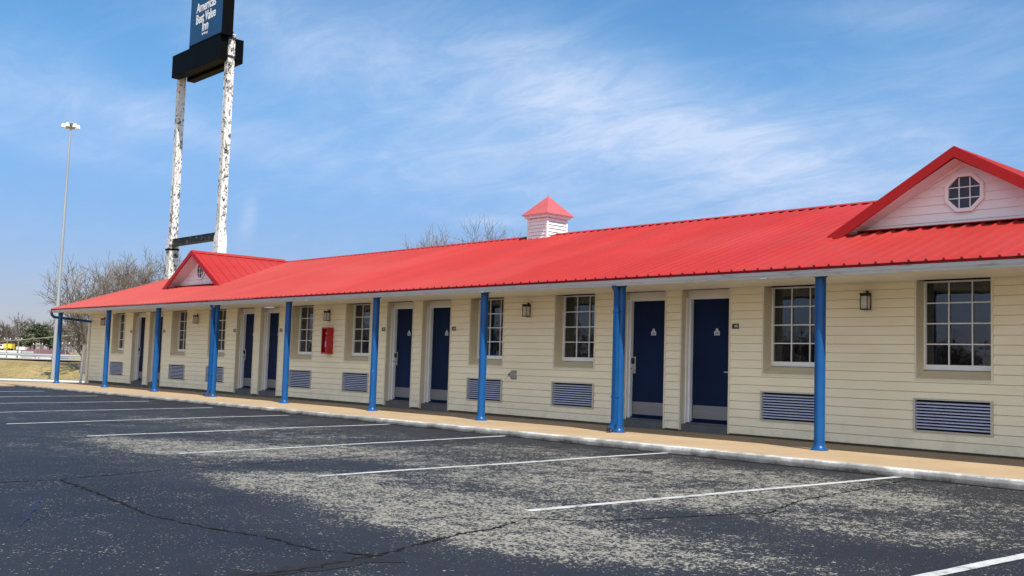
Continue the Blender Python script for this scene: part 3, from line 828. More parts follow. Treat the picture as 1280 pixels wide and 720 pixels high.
# ---- porch posts, downspouts
PX = [-36.35, -32.14, -28.52, -24.96, -21.37, -17.84, -14.40, -11.06, -7.49, -3.95, -.4, 3.2, 6.75]
YP = -1.37; pr_ = .072
pm = MB().lathe((0, 0, 0), [(.118, .0), (.118, .012), (.100, .028), (.078, .055), (pr_, .085), (pr_, ZT-.05), (pr_+.02, ZT-.035), (pr_+.02, ZT-.001)], 24)
post = None
for x in PX:
    zz = -.0022*max(0, -x-9)
    if post is None:
        post = pm.build('porch_post', M['blue'], bld, smooth=True, loc=(x, YP, zz)); o = post
    else:
        o = dup(post, bld, (x, YP, zz))
    o.scale = (1, 1, (ZT-zz)/ZT)
def downspout(x, zg):
    d = MB(); a, b = .042, .032
    prof = [(-a, -b), (a, -b), (a, b), (-a, b)]
    yc = YP-pr_-.038
    def ring(c, t): return [(c[0]+p[0], c[1]+p[1]*math.cos(t), c[2]+p[1]*math.sin(t)) for p in prof]
    # main drop with stiffening bead and a kicked-out shoe at the foot
    pts = [((x, -1.535, 2.322), 0), ((x, -1.53, 2.29), 0), ((x, yc, 2.22), 0), ((x, yc, .22+zg), 0), ((x, yc-.012, .145+zg), .35), ((x, yc-.055, .085+zg), .9), ((x, yc-.13, .052+zg), 1.15)]
    m = len(d.v)
    for c, t in pts: d.v += ring(c, -t if False else t)
    for i in range(len(pts)-1):
        for j in range(4):
            k = (j+1) % 4; q = m+i*4; d.f.append((q+j, q+k, q+4+k, q+4+j))
    d.f.append((m+3, m+2, m+1, m)); 
    for xx in (x-.018, x+.018): d.box(xx-.006, xx+.006, yc-b-.006, yc-b+.002, .24+zg, 2.2)
    for z in (.55, 1.9): d.box(x-.05, x+.05, yc-b-.004, YP, z+zg, z+.03+zg)
    o = d.build('downspout', M['blue'], bld, bevel=.004)
    MB().poly([(p[0], p[1]-.002, p[2]-.001) for p in ring((x, yc-.128, .0525+zg), 1.15)][::-1]).build('downspout_mouth', M['dark'], o)
downspout(-11.06, -.0045); downspout(-24.96, -.035)
# corner downspout: from the gutter end back along the end of the porch to the wall corner
d = MB()
d.tube((-36.72, -1.54, 2.33), (-36.72, -1.54, 2.24), .045, n=10).tube((-36.72, -1.54, 2.25), (-36.75, -1.44, 2.17), .045, n=10).tube((-36.75, -1.45, 2.175), (-37.15, -.06, 2.10), .045, n=10)
d.build('downspout', M['blue'], bld, smooth=True)
d = MB(); d.tube((-37.22, -.06, 2.11), (-37.24, -.06, -.1), .045, n=10)
d.build('downpipe', M['pvc'], bld, smooth=True)
MB().tube((-37.28, -.17, 1.25), (-37.41, -.19, -.07), .05, n=10).build('standpipe', M['pvc'], bld, smooth=True)

# ================================================================== things on the wall
def sconce(x, label):
    t = empty('wall_lantern', (x, 0, 1.94)); tag(t, label, 'wall lantern', 'lanterns between the motel windows')
    return t
SC = None
sc_labels = {0: 'black wall lantern between the two nearest windows, right of the nearest blue post',
             1: 'black wall lantern above the grey outlet hood, between two windows',
             2: 'black wall lantern directly above the red extinguisher cabinet',
             3: 'black wall lantern just left of the far post with a downspout',
             4: 'black wall lantern at the far corner of the wall, beside the corner post'}
cnt = 0
for x in sorted(sconce_x, reverse=True):
    if x > -6 : continue
    lab = sc_labels[cnt]; cnt += 1
    t = sconce(x, lab)
    t.scale = (.92, .92, .80); t.location.z = 1.955
    if SC is None:
        SC = t
        MB().box(-.075, .075, -.034, -.012, -.03, .36).build('mounting_block', M['jtrim'], t, bevel=.004)
        MB().box(-.062, .062, -.165, -.045, .245, .275).box(-.068, .068, -.172, -.040, .276, .30).box(-.062, .062, -.165, -.045, .0, .018).box(-.062, -.052, -.165, -.155, .018, .245).box(.052, .062, -.165, -.155, .018, .245).box(-.062, .062, -.055, -.045, .018, .245).box(-.03, .03, -.045, -.0345, .10, .32).tube((-.0, -.06, .345), (0, -.04, .30), .012, n=8).box(-.02, .02, -.075, -.035, .33, .345).build('lantern_frame', M['blackmetal'], t)
        MB().box(-.05, .05, -.153, -.0555, .019, .244).build('lantern_glass', M['frost'], t)
    else:
        for ch in SC.children: dup(ch, t)

RS = None
for (d, s, mir, _) in made:
    if s > X0+1: continue
    n_ = NUMS[(round(s, 2), mir)]
    k = round((X0-s)/LP)
    place = ['nearest pair of doors', 'second pair of doors', 'third pair of doors', 'farthest pair of doors'][k]
    t = empty('room_number_sign', (s+mir*1.265, 0, 1.74))
    tag(t, 'small black room number sign on the %s of the %s' % ('right side' if mir > 0 else 'left side', place), 'number sign', 'black room number signs by the doors')
    if RS is None:
        RS = MB().box(-.062, .062, -.026, -.017, -.04, .04).build('plate', M['signblack'], t, bevel=.002)
    else: dup(RS, t)
    text('room_number', str(n_), .062, M['letterwhite'], t, Matrix.Translation((.008, -.0268, -.002)) @ FRONT, .85, .0004, .0008)

ex = empty('extinguisher_cabinet', (-21.655, 0, 1.15)); tag(ex, 'red fire extinguisher cabinet on the cream wall under a lantern', 'extinguisher cabinet')
MB().box(-.13, .13, -.02, -.016, 0, .64).box(-.13, -.118, -.19, -.0205, 0, .64).box(.118, .13, -.19, -.0205, 0, .64).box(-.117, .117, -.19, -.0205, .628, .64).box(-.117, .117, -.19, -.0205, 0, .012).build('cabinet_box', M['redcab'], ex)
MB().box(-.117, -.095, -.192, -.18, .013, .627).box(.095, .117, -.192, -.18, .013, .627).box(-.094, .094, -.192, -.18, .60, .627).box(-.094, .094, -.192, -.18, .013, .04).build('cabinet_door', M['redcab'], ex)
MB().box(-.117, .117, -.0235, -.021, .013, .627).build('cabinet_lining', M['dark'], ex)
eb = MB().lathe((0.01, -.10, .05), [(.055, 0), (.06, .02), (.06, .33), (.045, .38), (.02, .40), (.02, .43)], 16).build('extinguisher', M['extred'], ex, smooth=True)
MB().lathe((0.01, -.10, .17), [(.0605, 0), (.0605, .13)], 16).build('extinguisher_label', M['plate'], eb)
MB().box(-.005, .025, -.15, -.08, .48, .51).box(-.02, .04, -.13, -.09, .505, .535).build('extinguisher_valve', M['plate'], eb)

vt = empty('outlet_hood', (-15.02, 0, .82)); tag(vt, 'small grey tapered metal outlet hood on the siding, short wire hanging from it', 'outlet hood')
MB().hexa([(-.02, -.14, -.02), (.035, -.15, -.02), (.07, -.018, -.075), (-.07, -.018, -.075), (-.02, -.14, .03), (.035, -.15, .03), (.07, -.018, .075), (-.07, -.018, .075)]).build('hood', M['greybox'], vt, bevel=.008)
MB().box(-.085, .085, -.0175, -.010, -.09, .09).build('back_plate', M['greybox'], vt)
MB().lathe((0.006, -.152, .004), [(.013, -.012), (.018, 0), (.013, .012)], 10).build('knockout_hole', M['dark'], vt)
MB().tube((0, -.15, -.01), (-.02, -.19, -.06), .005, n=6).tube((-.02, -.19, -.06), (-.03, -.22, -.10), .005, n=6).build('wire', M['greybox'], vt)

# ================================================================== tall roadside sign
SB = -1.0
sg = empty('highway_sign', (-46.4, 8.13, SB)); tag(sg, 'tall highway sign with blue panel and black boxes on two peeling white legs', 'sign')
P = lambda x, y, z: (x+46.4, y-8.13, z-SB)
def sbox(m, x0, x1, y0, y1, z0, z1): return m.box(x0+46.4, x1+46.4, y0-8.13, y1-8.13, z0-SB, z1-SB)
for lx, nm, up in ((-49.02, 'sign_leg', 15.6), (-43.98, 'sign_leg', 15.98)):
    m = MB()
    a, b = .165, .225
    sbox(m, lx-a, lx+a, 8.13-a, 8.13+a, 6.9, up)
    m.hexa([P(lx-b, 8.13-b, 6.3), P(lx+b, 8.13-b, 6.3), P(lx+b, 8.13+b, 6.3), P(lx-b, 8.13+b, 6.3), P(lx-a, 8.13-a, 6.9), P(lx+a, 8.13-a, 6.9), P(lx+a, 8.13+a, 6.9), P(lx-a, 8.13+a, 6.9)])
    sbox(m, lx-b, lx+b, 8.13-b, 8.13+b, SB, 6.3)
    leg = m.build('sign_leg', M['peel'], sg)
    if lx > -45:
        m = MB()
        for z in (14.85, 15.72): sbox(m, lx-a-.02, lx+a+.02, 8.13-a-.02, 8.13+a+.02, z, z+.10)
        m.lathe(P(lx, 8.13, 15.981), [(.12, 0), (.12, .12), (.05, .2)], 10)
        m.build('leg_clamp', M['peelblack'], leg)
    else:
        m = MB(); sbox(m, lx-b-.03, lx+b+.03, 8.13-b-.03, 8.13+b+.03, 6.16, 6.24); m.build('leg_collar', M['blackpanel'], leg)
m = MB(); sbox(m, -48.79, -44.21, 8.03, 8.23, 6.38, 6.68); sbox(m, -48.79, -44.21, 7.98, 8.28, 6.681, 6.70); sbox(m, -48.79, -44.21, 7.98, 8.28, 6.36, 6.379)
m.build('cross_beam', M['peelblack'], sg)
bx0, bx1 = -48.86, -43.85
for y0, y1 in ((7.52, 7.94), (8.32, 8.74)):
    m = MB(); sbox(m, bx0, bx1, y0, y1, 14.68, 15.80); m.build('reader_board', M['blackpanel'], sg, bevel=.02)
m = MB(); sbox(m, bx0+.3, -44.3, 7.941, 8.319, 14.8, 15.7); m.build('inner_frame', M['blackpanel'], sg)
px0, px1 = -47.02, -43.72
m = MB(); sbox(m, px0-.05, px1+.05, 7.53, 8.08, 15.81, 20.6); m.build('panel_case', M['blackpanel'], sg, bevel=.02)
m = MB(); sbox(m, px0+.02, px1-.02, 7.512, 7.529, 15.90, 20.52); fc = m.build('panel_face', M['bluepanel'], sg)
pc = (px0+px1)/2
for body, size, z, sx, off in (("Americas", .66, 17.57, .80, .012), ("Best Value", .66, 17.02, .72, .012), ("Inn", .66, 16.56, .80, .012), ("by Vantage", .16, 16.22, .85, .0)):
    text('lettering', body, size, M['letterwhite'], fc, Matrix.Translation(P(pc-.03, 7.508, z)) @ FRONT, sx, .003, off)
m = MB(); sbox(m, pc-.32, pc+.40, 7.500, 7.5115, 18.02, 18.6); m.build('emblem_block', M['letterwhite'], fc)
m = MB(); sbox(m, pc-.02, pc+.40, 7.494, 7.4995, 18.02, 18.4); m.build('emblem_accent', simple('orange_emblem', (.65, .25, .06), .4), fc)

# ================================================================== parking lot lamp mast
lp = empty('lamp_mast', (-46.7, 2.02, -1.0)); tag(lp, 'tall grey lamp mast behind the corner post, cluster of white floodlights on top', 'lamp mast')
top = Vector((.42, -.06, 11.95))
MB().tube((0, 0, 0), (.05, -.01, .35), .16, .15, 14).tube((.0, 0, .3), top, .095, .035, 14).build('mast', M['galv'], lp, smooth=True)
m = MB().lathe(tuple(top+Vector((0, 0, -.12))), [(.06, -.06), (.13, .05), (.20, .10), (.22, .16), (.10, .22)], 14); m.build('hub', M['galv'], lp, smooth=True)
for k in range(6):
    a = 2*math.pi*(k+.25)/6; dr = Vector((math.cos(a), math.sin(a), 0))
    c = top+dr*.30+Vector((0, 0, -.06)); m = MB()
    sd = Vector((-dr.y, dr.x, 0)); q = []
    for z, w_, l_ in ((-.10, .085, .085), (.06, .055, .06)):
        q += [c-dr*l_-sd*w_+Vector((0, 0, z)), c+dr*l_-sd*w_+Vector((0, 0, z)), c+dr*l_+sd*w_+Vector((0, 0, z)), c-dr*l_+sd*w_+Vector((0, 0, z))]
    m.hexa(q).tube(tuple(top+dr*.2), tuple(c), .03, n=6)
    m.build('floodlight', M['lampwhite'], lp, bevel=.03)

# ================================================================== guardrails
def guardrail(name, w, l0, l1, ztop, zbase, h, label, step, rmat, slope_=0.0):
    root = empty(name, land(w, (l0+l1)/2, zbase)); tag(root, label, 'guardrail')
    o = root.location
    prof = [(-.03, 0), (-.06, .05*h/.3), (-.02, .13*h/.3), (-.02, .17*h/.3), (-.06, .25*h/.3), (-.03, h), (-.02, h), (-.045, .25*h/.3), (-.005, .17*h/.3), (-.005, .13*h/.3), (-.045, .05*h/.3), (-.02, 0)]
    m = MB(); path = []
    n = int((l1-l0)/2)+1
    for i in range(n+1):
        l = l0+(l1-l0)*i/n; path.append(land(w, l, ztop-h+slope_*(l-l0))-o)
    m.sweep(path, [(a, b) for a, b in prof]); m.build('rail', rmat, root)
    l = l0+.4; first = None
    while l < l1:
        p = land(w+.12, l, 0)-Vector((o.x, o.y, 0)); zt_ = ztop+.03+slope_*(l-l0)-o.z
        if first is None:
            first = MB().box(-.075, .075, -.075, .075, -.5, zt_).build('post', M['galv'], root, loc=(p.x, p.y, 0))
        else: dup(first, root, (p.x, p.y, 0))
        l += step
    return root
guardrail('guardrail', 43.5, -32, -12.0, -.145, -1.0, .21, 'pale steel guardrail along the foot of the grassy bank', 3.9, M['railw'])
guardrail('guardrail', 56.6, -55, -8, 0.88, .5, .17, 'pale steel guardrail along the road on top of the bank', 3.3, M['galv'])

# ================================================================== trees
def grow(tr_, tw, p, d, r, L, lev, rg, maxlev, spread, upb):
    n = 3; r = max(r, .011); mbx = tr_ if r > .028 else tw; nn_ = 7 if r > .06 else (5 if r > .025 else 3)
    r1 = r*.62
    for i in range(n):
        d2 = (d + Vector((rg.uniform(-1, 1), rg.uniform(-1, 1), rg.uniform(-.6, .9)))*.13 + Vector((0, 0, upb))).normalized()
        q = p + d2*(L/n); ra = r+(r1-r)*i/n; rb = r+(r1-r)*(i+1)/n
        mbx.tube(p, q, ra, rb, nn_, cap=False)
        if lev < maxlev and i < n-1 and rg.random() < .74:
            ax = d2.orthogonal().normalized(); ax.rotate(Quaternion(d2, rg.uniform(0, 6.28)))
            nd = (d2*math.cos(spread) + ax*math.sin(spread)).normalized()
            grow(tr_, tw, q, nd, rb*.55, L*rg.uniform(.55, .8), lev+1, rg, maxlev, spread, upb)
        p, d = q, d2
    if lev < maxlev:
        a0 = rg.uniform(0, 6.28)
        for k in range(2):
            ax = d.orthogonal().normalized(); ax.rotate(Quaternion(d, a0+k*3.14+rg.uniform(-.5, .5)))
            s = spread*rg.uniform(.55, .95); nd = (d*math.cos(s)+ax*math.sin(s)).normalized()
            grow(tr_, tw, p, nd, r1*.85, L*rg.uniform(.7, .92), lev+1, rg, maxlev, spread, upb)
def bare_tree(loc, label, seed, L=1.7, r=.2, lev=6, spread=.62, upb=.05, lean=(0, 0), group=None, sc=1.0, stems=1):
    rg = random.Random(seed); a, b = MB(), MB()
    root = empty('bare_tree', loc); tag(root, label, 'tree', group)
    for k in range(stems):
        ang = k*2.1+rg.random(); dv = Vector((lean[0]+.35*math.cos(ang)*(stems > 1), lean[1]+.35*math.sin(ang)*(stems > 1), 1)).normalized()
        grow(a, b, Vector((0, 0, -.2)), dv, r*(1 if stems == 1 else .75), L, 0, rg, lev, spread, upb)
    a.build('trunk', M['bark'], root, smooth=True); b.build('crown', M['twig'], root)
    zs = sorted(v[2] for v in b.v); h_ = zs[int(len(zs)*.998)]; k = sc/h_      # sc = height of the crown top
    root.scale = (k, k, k); return root
bare_tree(land(51.8, -21.2, .05), 'large bare tree at the far end of the motel, branching low behind the wall corner', 12, 1.58, .21, 6, .66, .05, (.0, .0), 'bare trees behind the motel', 5.6)
bare_tree(land(71, -25.2, .4), 'bare spreading tree on the bank behind the red roof left of the sign legs', 9, 1.92, .24, 7, .68, .045, (.0, .0), 'bare trees behind the motel', 7.5)
bare_tree(land(86, -31.5, -.4), 'smaller bare tree beside the left sign leg, only its top above the roof', 21, 2.45, .22, 6, .66, .05, (.05, .05), 'bare trees behind the motel', 8.7)
bt = bare_tree(land(70, -3.4, .3), 'bare tree rising behind the roof ridge left of the cupola', 33, 2.25, .26, 7, .62, .07, (.0, .0), 'bare trees behind the motel', 9.75, 4)

def leaf_cloud(m, c, rad, n, size, rg):
    for _ in range(n):
        while True:
            v = Vector((rg.uniform(-1, 1), rg.uniform(-1, 1), rg.uniform(-1, 1)))
            if v.length < 1: break
        p = c + Vector((v.x*rad[0], v.y*rad[1], v.z*rad[2]))
        a = Vector((rg.uniform(-1, 1), rg.uniform(-1, 1), rg.uniform(-1, 1))).normalized(); b = a.orthogonal().normalized()
        s = size*rg.uniform(.5, 1.2)
        m.poly([p-a*s, p+b*s*.5, p+a*s, p-b*s*.5])
def pine(loc, label, seed, h, w_, group):
    rg = random.Random(seed); root = empty('pine_tree', loc); tag(root, label, 'tree', group)
    MB().tube((0, 0, 0), (0, 0, h*.95), .22, .05, 8).build('trunk', M['bark'], root, smooth=True)
    m = MB()
    for k in range(22):
        t = rg.uniform(.25, 1); a = rg.uniform(0, 6.28); rr = w_*.5*(1.15-t)**.6*rg.uniform(.3, 1)
        leaf_cloud(m, Vector((rr*math.cos(a), rr*math.sin(a), h*t)), (w_*.2, w_*.2, h*.06), 95, .34, rg)
    m.build('crown', M['pine'], root); return root
for (px, w_, h, wd, lab, sd) in ((47, 246, 6.6, 5.4, 'tall dark pine rising above the other evergreens on the far left', 1), (37, 250, 5.2, 4.4, 'dark rounded pine left of the tallest pine', 2), (57, 244, 6.0, 4.8, 'dark pine right of the tallest pine, half behind the blue corner post', 3), (66, 252, 4.6, 4.6, 'low dark pine behind the corner post and lamp mast', 4)):
    pine(land(w_, (px-640)/FPX*w_*1.0, .9), lab, sd, h, wd, 'evergreens beyond the highway')
# far leafless woods: one mass
rg = random.Random(77); m = MB()
def stroke(m, p, d, L, r):
    q = p+d*L; a = d.orthogonal().normalized(); b = d.cross(a)
    k = len(m.v)
    for c, rr in ((p, r), (q, r*.3)):
        for t in range(3): m.v.append(tuple(c+a*(rr*math.cos(t*2.094))+b*(rr*math.sin(t*2.094))))
    for t in range(3): m.f.append((k+t, k+(t+1) % 3, k+3+(t+1) % 3, k+3+t))
def wood_tree(p, h):
    stroke(m, p, Vector((rg.uniform(-.05, .05), rg.uniform(-.05, .05), 1)), h*.85, .16)
    for _ in range(34):
        t = rg.uniform(.15, .85); a = rg.uniform(0, 6.28); d = Vector((math.cos(a)*.7, math.sin(a)*.7, rg.uniform(.3, 1.1))).normalized()
        q = p+Vector((0, 0, h*t)); L = h*rg.uniform(.15, .36); stroke(m, q, d, L, .075)
        for _ in range(3):
            d2 = (d+Vector((rg.uniform(-.7, .7), rg.uniform(-.7, .7), rg.uniform(-.1, .6)))).normalized(); stroke(m, q+d*L*rg.uniform(.3, .9), d2, L*.6, .05)
for i in range(420):
    l = rg.uniform(-270, -70); w_ = rg.uniform(255, 310); hh = 7.0+1.6*mnoise.noise((l*.09, 0, 0))+rg.uniform(-1.2, 1.0)
    wood_tree(land(w_, l, .9), hh)
tag(m.build('far_woods', M['woods']), 'grey brown leafless woods along the horizon beyond the highway', 'woods', kind='stuff')
# woods across the lot, the ones the window panes mirror
m = MB(); rg = random.Random(5)
for i in range(170):
    a = rg.uniform(-1.0, 1.0); c = Vector((-60, -75, 0)); dv = Vector((-.70, .71, 0))
    p = c+dv*(a*65)+Vector((.71, .70, 0))*rg.uniform(-12, 6); wood_tree(Vector((p.x, p.y, -.16)), rg.uniform(4.0, 5.6))
tag(m.build('wooded_edge', M['woods']), 'dark leafless woods across the parking lot facing the motel', 'woods', kind='stuff')

# ================================================================== far buildings, poles, cable
def at_px(px, w): return (px-640)/FPX*w*1.0
wb = 215
b = empty('roadside_building', land(wb, at_px(50, wb), -3.2)); tag(b, 'low building with maroon roof across the highway', 'building')
ang = math.atan2(LH.y, LH.x); b.rotation_euler.z = ang
MB().box(-4.2, 4.2, -.1, 6, 0, 3.6).build('wall', M['bwhite'], b)
MB().hexa([(-4.5, -.5, 3.601), (4.5, -.5, 3.601), (4.5, 6.4, 3.601), (-4.5, 6.4, 3.601), (-4.1, .8, 4.62), (4.1, .8, 4.62), (4.1, 5, 4.62), (-4.1, 5, 4.62)]).build('roof', M['maroon'], b)
for x in (-3, -1, 1, 3): MB().box(x-.5, x+.5, -.14, -.101, 1.0, 2.6).build('window', M['dark'], b)
b = empty('roadside_store', land(205, at_px(8, 205), -3.2)); b.rotation_euler.z = ang; tag(b, 'long low white flat roofed building at the far left edge', 'building')
MB().box(-9, 2.6, 0, 7, 0, 3.75).build('wall', M['bwhite'], b)
MB().box(-9.2, 2.8, -.2, 7.2, 3.751, 4.15).build('roof', M['bwhite'], b)
MB().box(2.9, 3.5, .0, .6, 0, 4.35).box(2.7, 4.3, -.1, .9, 4.351, 4.95).build('entrance_tower', M['bwhite'], b)
for x in (-7, -4.5, -2, .5): MB().box(x-.8, x+.8, -.04, -.001, .8, 2.8).build('window', M['dark'], b)
t = empty('delivery_truck', land(240, at_px(12, 240), .95)); t.rotation_euler.z = ang; tag(t, 'small white and yellow truck parked beyond the white building', 'truck')
MB().box(-.3, 1.6, -.8, .8, .45, 1.55).build('cargo_box', M['yellow'], t, bevel=.03)
MB().prism([Vector((x, -.75, z)) for x, z in ((-1.7, .4), (-.35, .4), (-.35, 1.4), (-1.0, 1.4), (-1.3, .9), (-1.7, .85))], (0, 1.5, 0)).build('cab', M['bwhite'], t, bevel=.03)
MB().prism([Vector((x, -.76, z)) for x, z in ((-1.22, .92), (-.6, .92), (-.6, 1.3), (-1.0, 1.3))], (0, 1.52, 0)).build('cab_window', M['dark'], t)
for x in (-1.2, 1.0):
    for y in (-.72, .72): MB().tube((x, y-.1, .28), (x, y+.1, .28), .28, n=14).build('wheel', M['tyre'], t)
# utility poles
up = None
POLES = [(13, 140, 2.75, 'wooden utility pole with a crossarm behind the white truck'), (27, 142, 2.85, 'wooden utility pole beside the white store tower'), (49, 150, 2.25, 'left one of two close utility poles in front of the pines'), (53.5, 158, 2.35, 'right one of two close utility poles in front of the pines'), (86, 120, 2.25, 'utility pole between the blue corner post and the bare tree'), (97, 125, 2.9, 'utility pole just left of the bare tree trunk')]
for px, w_, zt_, lab in POLES:
    p = land(w_, at_px(px, w_), -3.1); t = empty('utility_pole', p); tag(t, lab, 'utility pole', 'utility poles beyond the highway'); t.rotation_euler.z = ang+.3
    h = zt_+3.1
    MB().tube((0, 0, 0), (0, 0, h), .085, .065, 8).build('pole', M['pole'], t)
    MB().box(-.42, .42, -.05, .05, h-.36, h-.26).build('crossarm', M['pole'], t)
    MB().tube((.36, 0, h-.26), (.36, 0, h-.1), .05, n=6).tube((-.36, 0, h-.26), (-.36, 0, h-.1), .05, n=6).build('insulators', M['lampwhite'], t)
t = empty('radio_mast', land(300, at_px(24.5, 300), 1)); tag(t, 'thin dark radio mast standing above the far treeline', 'mast')
MB().tube((0, 0, 0), (0, 0, 11.2), .13, .06, 6).build('mast_pole', M['blackmetal'], t); MB().box(-.5, .5, -.04, .04, 9.6, 9.7).box(-.35, .35, -.04, .04, 10.4, 10.5).build('antenna_bars', M['blackmetal'], t)
# overhead cable crossing behind the corner post
pa = land(62, at_px(150, 62), 2.35); pb = land(300, at_px(-25, 300), 3.0)
m = MB(); prev = None
for i in range(41):
    s = i/40; q = pa.lerp(pb, s) - Vector((0, 0, .5*4*s*(1-s)*.3))
    if prev is not None: m.tube(prev, q, .035+.045*s, .035+.045*(s+.025), 5, cap=False)
    prev = q
tag(m.build('overhead_cable', M['cable']), 'pale overhead cable crossing from the far left to the motel corner', 'cable')

# ================================================================== sky, sun, camera
SUN = Vector((math.sin(R(73.1))*math.cos(R(56)), -math.cos(R(73.1))*math.cos(R(56)), math.sin(R(56))))
wd = bpy.data.worlds.new('World'); scene.world = wd; wd.use_nodes = True
nt = wd.node_tree; bg = nt.nodes['Background']
sky = nt.nodes.new('ShaderNodeTexSky'); sky.sky_type = 'NISHITA'; sky.sun_disc = False
sky.sun_elevation = R(56); sky.sun_rotation = math.atan2(SUN.x, SUN.y); sky.air_density = 1.0; sky.dust_density = .3; sky.ozone_density = 3.0; sky.altitude = 150
tc = nt.nodes.new('ShaderNodeTexCoord'); D_ = tc.outputs['Generated']
sep = N(nt, 'ShaderNodeSeparateXYZ'); nt.links.new(D_, sep.inputs[0])
den = math_(nt, 'ADD', math_(nt, 'MAXIMUM', sep.outputs[2], 0.0), .16)
cmb = N(nt, 'ShaderNodeCombineXYZ'); nt.links.new(math_(nt, 'DIVIDE', sep.outputs[0], den), cmb.inputs[0]); nt.links.new(math_(nt, 'DIVIDE', sep.outputs[1], den), cmb.inputs[1])
mp = N(nt, 'ShaderNodeMapping'); nt.links.new(cmb.outputs[0], mp.inputs[0]); mp.inputs['Rotation'].default_value = (0, 0, R(-62)); mp.inputs['Scale'].default_value = (.8, 1.7, 1)
f1 = noise(nt, mp.outputs[0], 3.4, 12, .66, .8)
mp2 = N(nt, 'ShaderNodeMapping'); nt.links.new(cmb.outputs[0], mp2.inputs[0]); mp2.inputs['Rotation'].default_value = (0, 0, R(-20)); mp2.inputs['Scale'].default_value = (.8, 1.2, 1)
f2 = noise(nt, mp2.outputs[0], 4.4, 10, .66, .6)
fib = math_(nt, 'ADD', math_(nt, 'MULTIPLY', f1, .6), math_(nt, 'MULTIPLY', f2, .4))
# where the cirrus banks lie: (az-like px frame only used to write down directions)
def dvec(px, py): return (FW + RT*((px-640)/FPX) + UP*((360-py)/FPX)).normalized()
BANKS = [(800, 165, 230, 70, 14, .62), (960, 195, 130, 42, 22, .40), (690, 95, 170, 55, 22, .50), (420, 75, 210, 60, 24, .46), (600, 225, 260, 50, 8, .30),
         (190, 150, 270, 36, 8, .34), (60, 182, 150, 20, 12, .24), (1200, 95, 150, 70, 5, .22), (1130, 185, 170, 45, 8, .34), (310, 275, 9, 22, 12, .50), (610, 276, 60, 8, 6, .35), (1180, 20, 160, 22, 5, .24), (980, 255, 200, 30, -5, .22), (70, 90, 160, 40, 15, .18)]
tot = None
for (px, py, sx, sy, rot, am) in BANKS:
    c = dvec(px, py); t = R(rot); ax = (RT*math.cos(t) - UP*math.sin(t)); ay = (RT*math.sin(t) + UP*math.cos(t))
    ax = (ax - c*ax.dot(c)).normalized(); ay = (ay - c*ay.dot(c)).normalized()
    terms = []
    for v_, s_ in ((ax, sx), (ay, sy)):
        dp = N(nt, 'ShaderNodeVectorMath'); dp.operation = 'DOT_PRODUCT'; nt.links.new(D_, dp.inputs[0]); dp.inputs[1].default_value = v_ * (FPX/s_)
        terms.append(math_(nt, 'MULTIPLY', dp.outputs['Value'], dp.outputs['Value']))
    dp = N(nt, 'ShaderNodeVectorMath'); dp.operation = 'DOT_PRODUCT'; nt.links.new(D_, dp.inputs[0]); dp.inputs[1].default_value = c
    front = math_(nt, 'GREATER_THAN', dp.outputs['Value'], 0.0)
    g_ = math_(nt, 'MULTIPLY', math_(nt, 'EXPONENT', math_(nt, 'MULTIPLY', math_(nt, 'ADD', *terms), -1.0)), front)
    g_ = math_(nt, 'MULTIPLY', g_, am)
    tot = g_ if tot is None else math_(nt, 'ADD', tot, g_)
fibm = N(nt, 'ShaderNodeMapRange'); nt.links.new(fib, fibm.inputs[0]); fibm.inputs[1].default_value = .33; fibm.inputs[2].default_value = .66; fibm.inputs[3].default_value = .28; fibm.inputs[4].default_value = 1.2
cl = math_(nt, 'MULTIPLY', tot, fibm.outputs[0])
thin = N(nt, 'ShaderNodeMapRange'); nt.links.new(f1, thin.inputs[0]); thin.inputs[1].default_value = .48; thin.inputs[2].default_value = .75; thin.inputs[3].default_value = 0; thin.inputs[4].default_value = .07
cl = math_(nt, 'ADD', cl, thin.outputs[0]); cl = math_(nt, 'MINIMUM', cl, .85)
CLOUD = (4.3, 5.0, 6.4)
el = N(nt, 'ShaderNodeMapRange'); nt.links.new(sep.outputs[2], el.inputs[0]); el.interpolation_type = 'SMOOTHSTEP'
el.inputs[1].default_value = -.02; el.inputs[2].default_value = .30; el.inputs[3].default_value = .52; el.inputs[4].default_value = 1.0
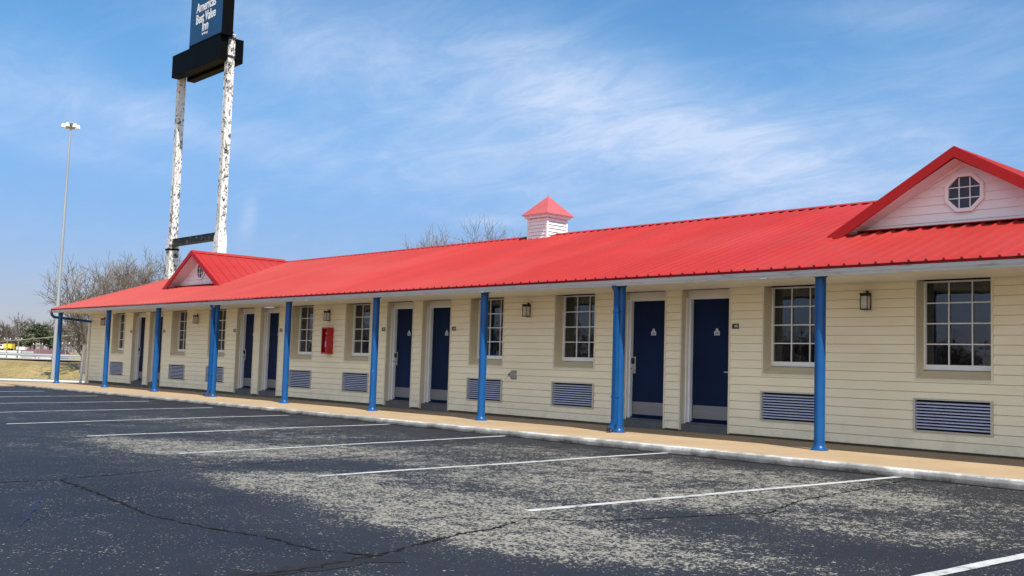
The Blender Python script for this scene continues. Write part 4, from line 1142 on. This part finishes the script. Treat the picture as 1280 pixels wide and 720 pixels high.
tint = N(nt, 'ShaderNodeVectorMath'); tint.operation = 'SCALE'; tc_ = mixc(nt, el.outputs[0], (1.20, .73, 1.16), (.54, .88, 1.03)); nt.links.new(tc_, tint.inputs[0]); nt.links.new(el.outputs[0], tint.inputs['Scale'])
skyc = mixc(nt, 1.0, sky.outputs[0], tint.outputs[0], 'MULTIPLY')
mixn = mixc(nt, cl, skyc, CLOUD)
# bright sky patch behind the camera, added as fill for the shaded front wall
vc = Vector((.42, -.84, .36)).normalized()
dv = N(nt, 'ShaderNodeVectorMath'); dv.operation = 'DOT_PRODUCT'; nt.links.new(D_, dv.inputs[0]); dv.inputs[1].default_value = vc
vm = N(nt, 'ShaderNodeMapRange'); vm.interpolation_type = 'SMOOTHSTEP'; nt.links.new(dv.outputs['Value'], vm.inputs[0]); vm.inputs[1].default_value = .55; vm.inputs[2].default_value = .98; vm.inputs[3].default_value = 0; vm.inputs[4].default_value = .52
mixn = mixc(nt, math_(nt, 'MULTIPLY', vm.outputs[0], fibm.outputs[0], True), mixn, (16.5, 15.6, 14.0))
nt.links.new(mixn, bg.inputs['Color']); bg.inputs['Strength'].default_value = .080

sl_ = bpy.data.lights.new('sun', 'SUN'); sl_.energy = 3.5; sl_.angle = R(.53); sl_.color = (1, .94, .84)
so = bpy.data.objects.new('sun', sl_); COL.objects.link(so); so.rotation_euler = (-SUN).to_track_quat('-Z', 'Y').to_euler(); so.location = (20, -30, 40)

cd = bpy.data.cameras.new('camera'); cam = bpy.data.objects.new('camera', cd); COL.objects.link(cam)
cd.sensor_width = 36; cd.lens = FPX/1280*36; cd.clip_end = 3000; cd.clip_start = .05
cam.matrix_world = Matrix(((RT.x, UP.x, -FW.x, CAM.x), (RT.y, UP.y, -FW.y, CAM.y), (RT.z, UP.z, -FW.z, CAM.z), (0, 0, 0, 1)))
scene.camera = cam
vs = scene.view_settings; vs.view_transform = 'Standard'; vs.look = 'None'; vs.exposure = .95; vs.gamma = 1; vs.use_curve_mapping = False
scene.render.resolution_x, scene.render.resolution_y = 1024, 576
scene.cycles.max_bounces = 8; scene.cycles.diffuse_bounces = 5; scene.cycles.use_denoising = True
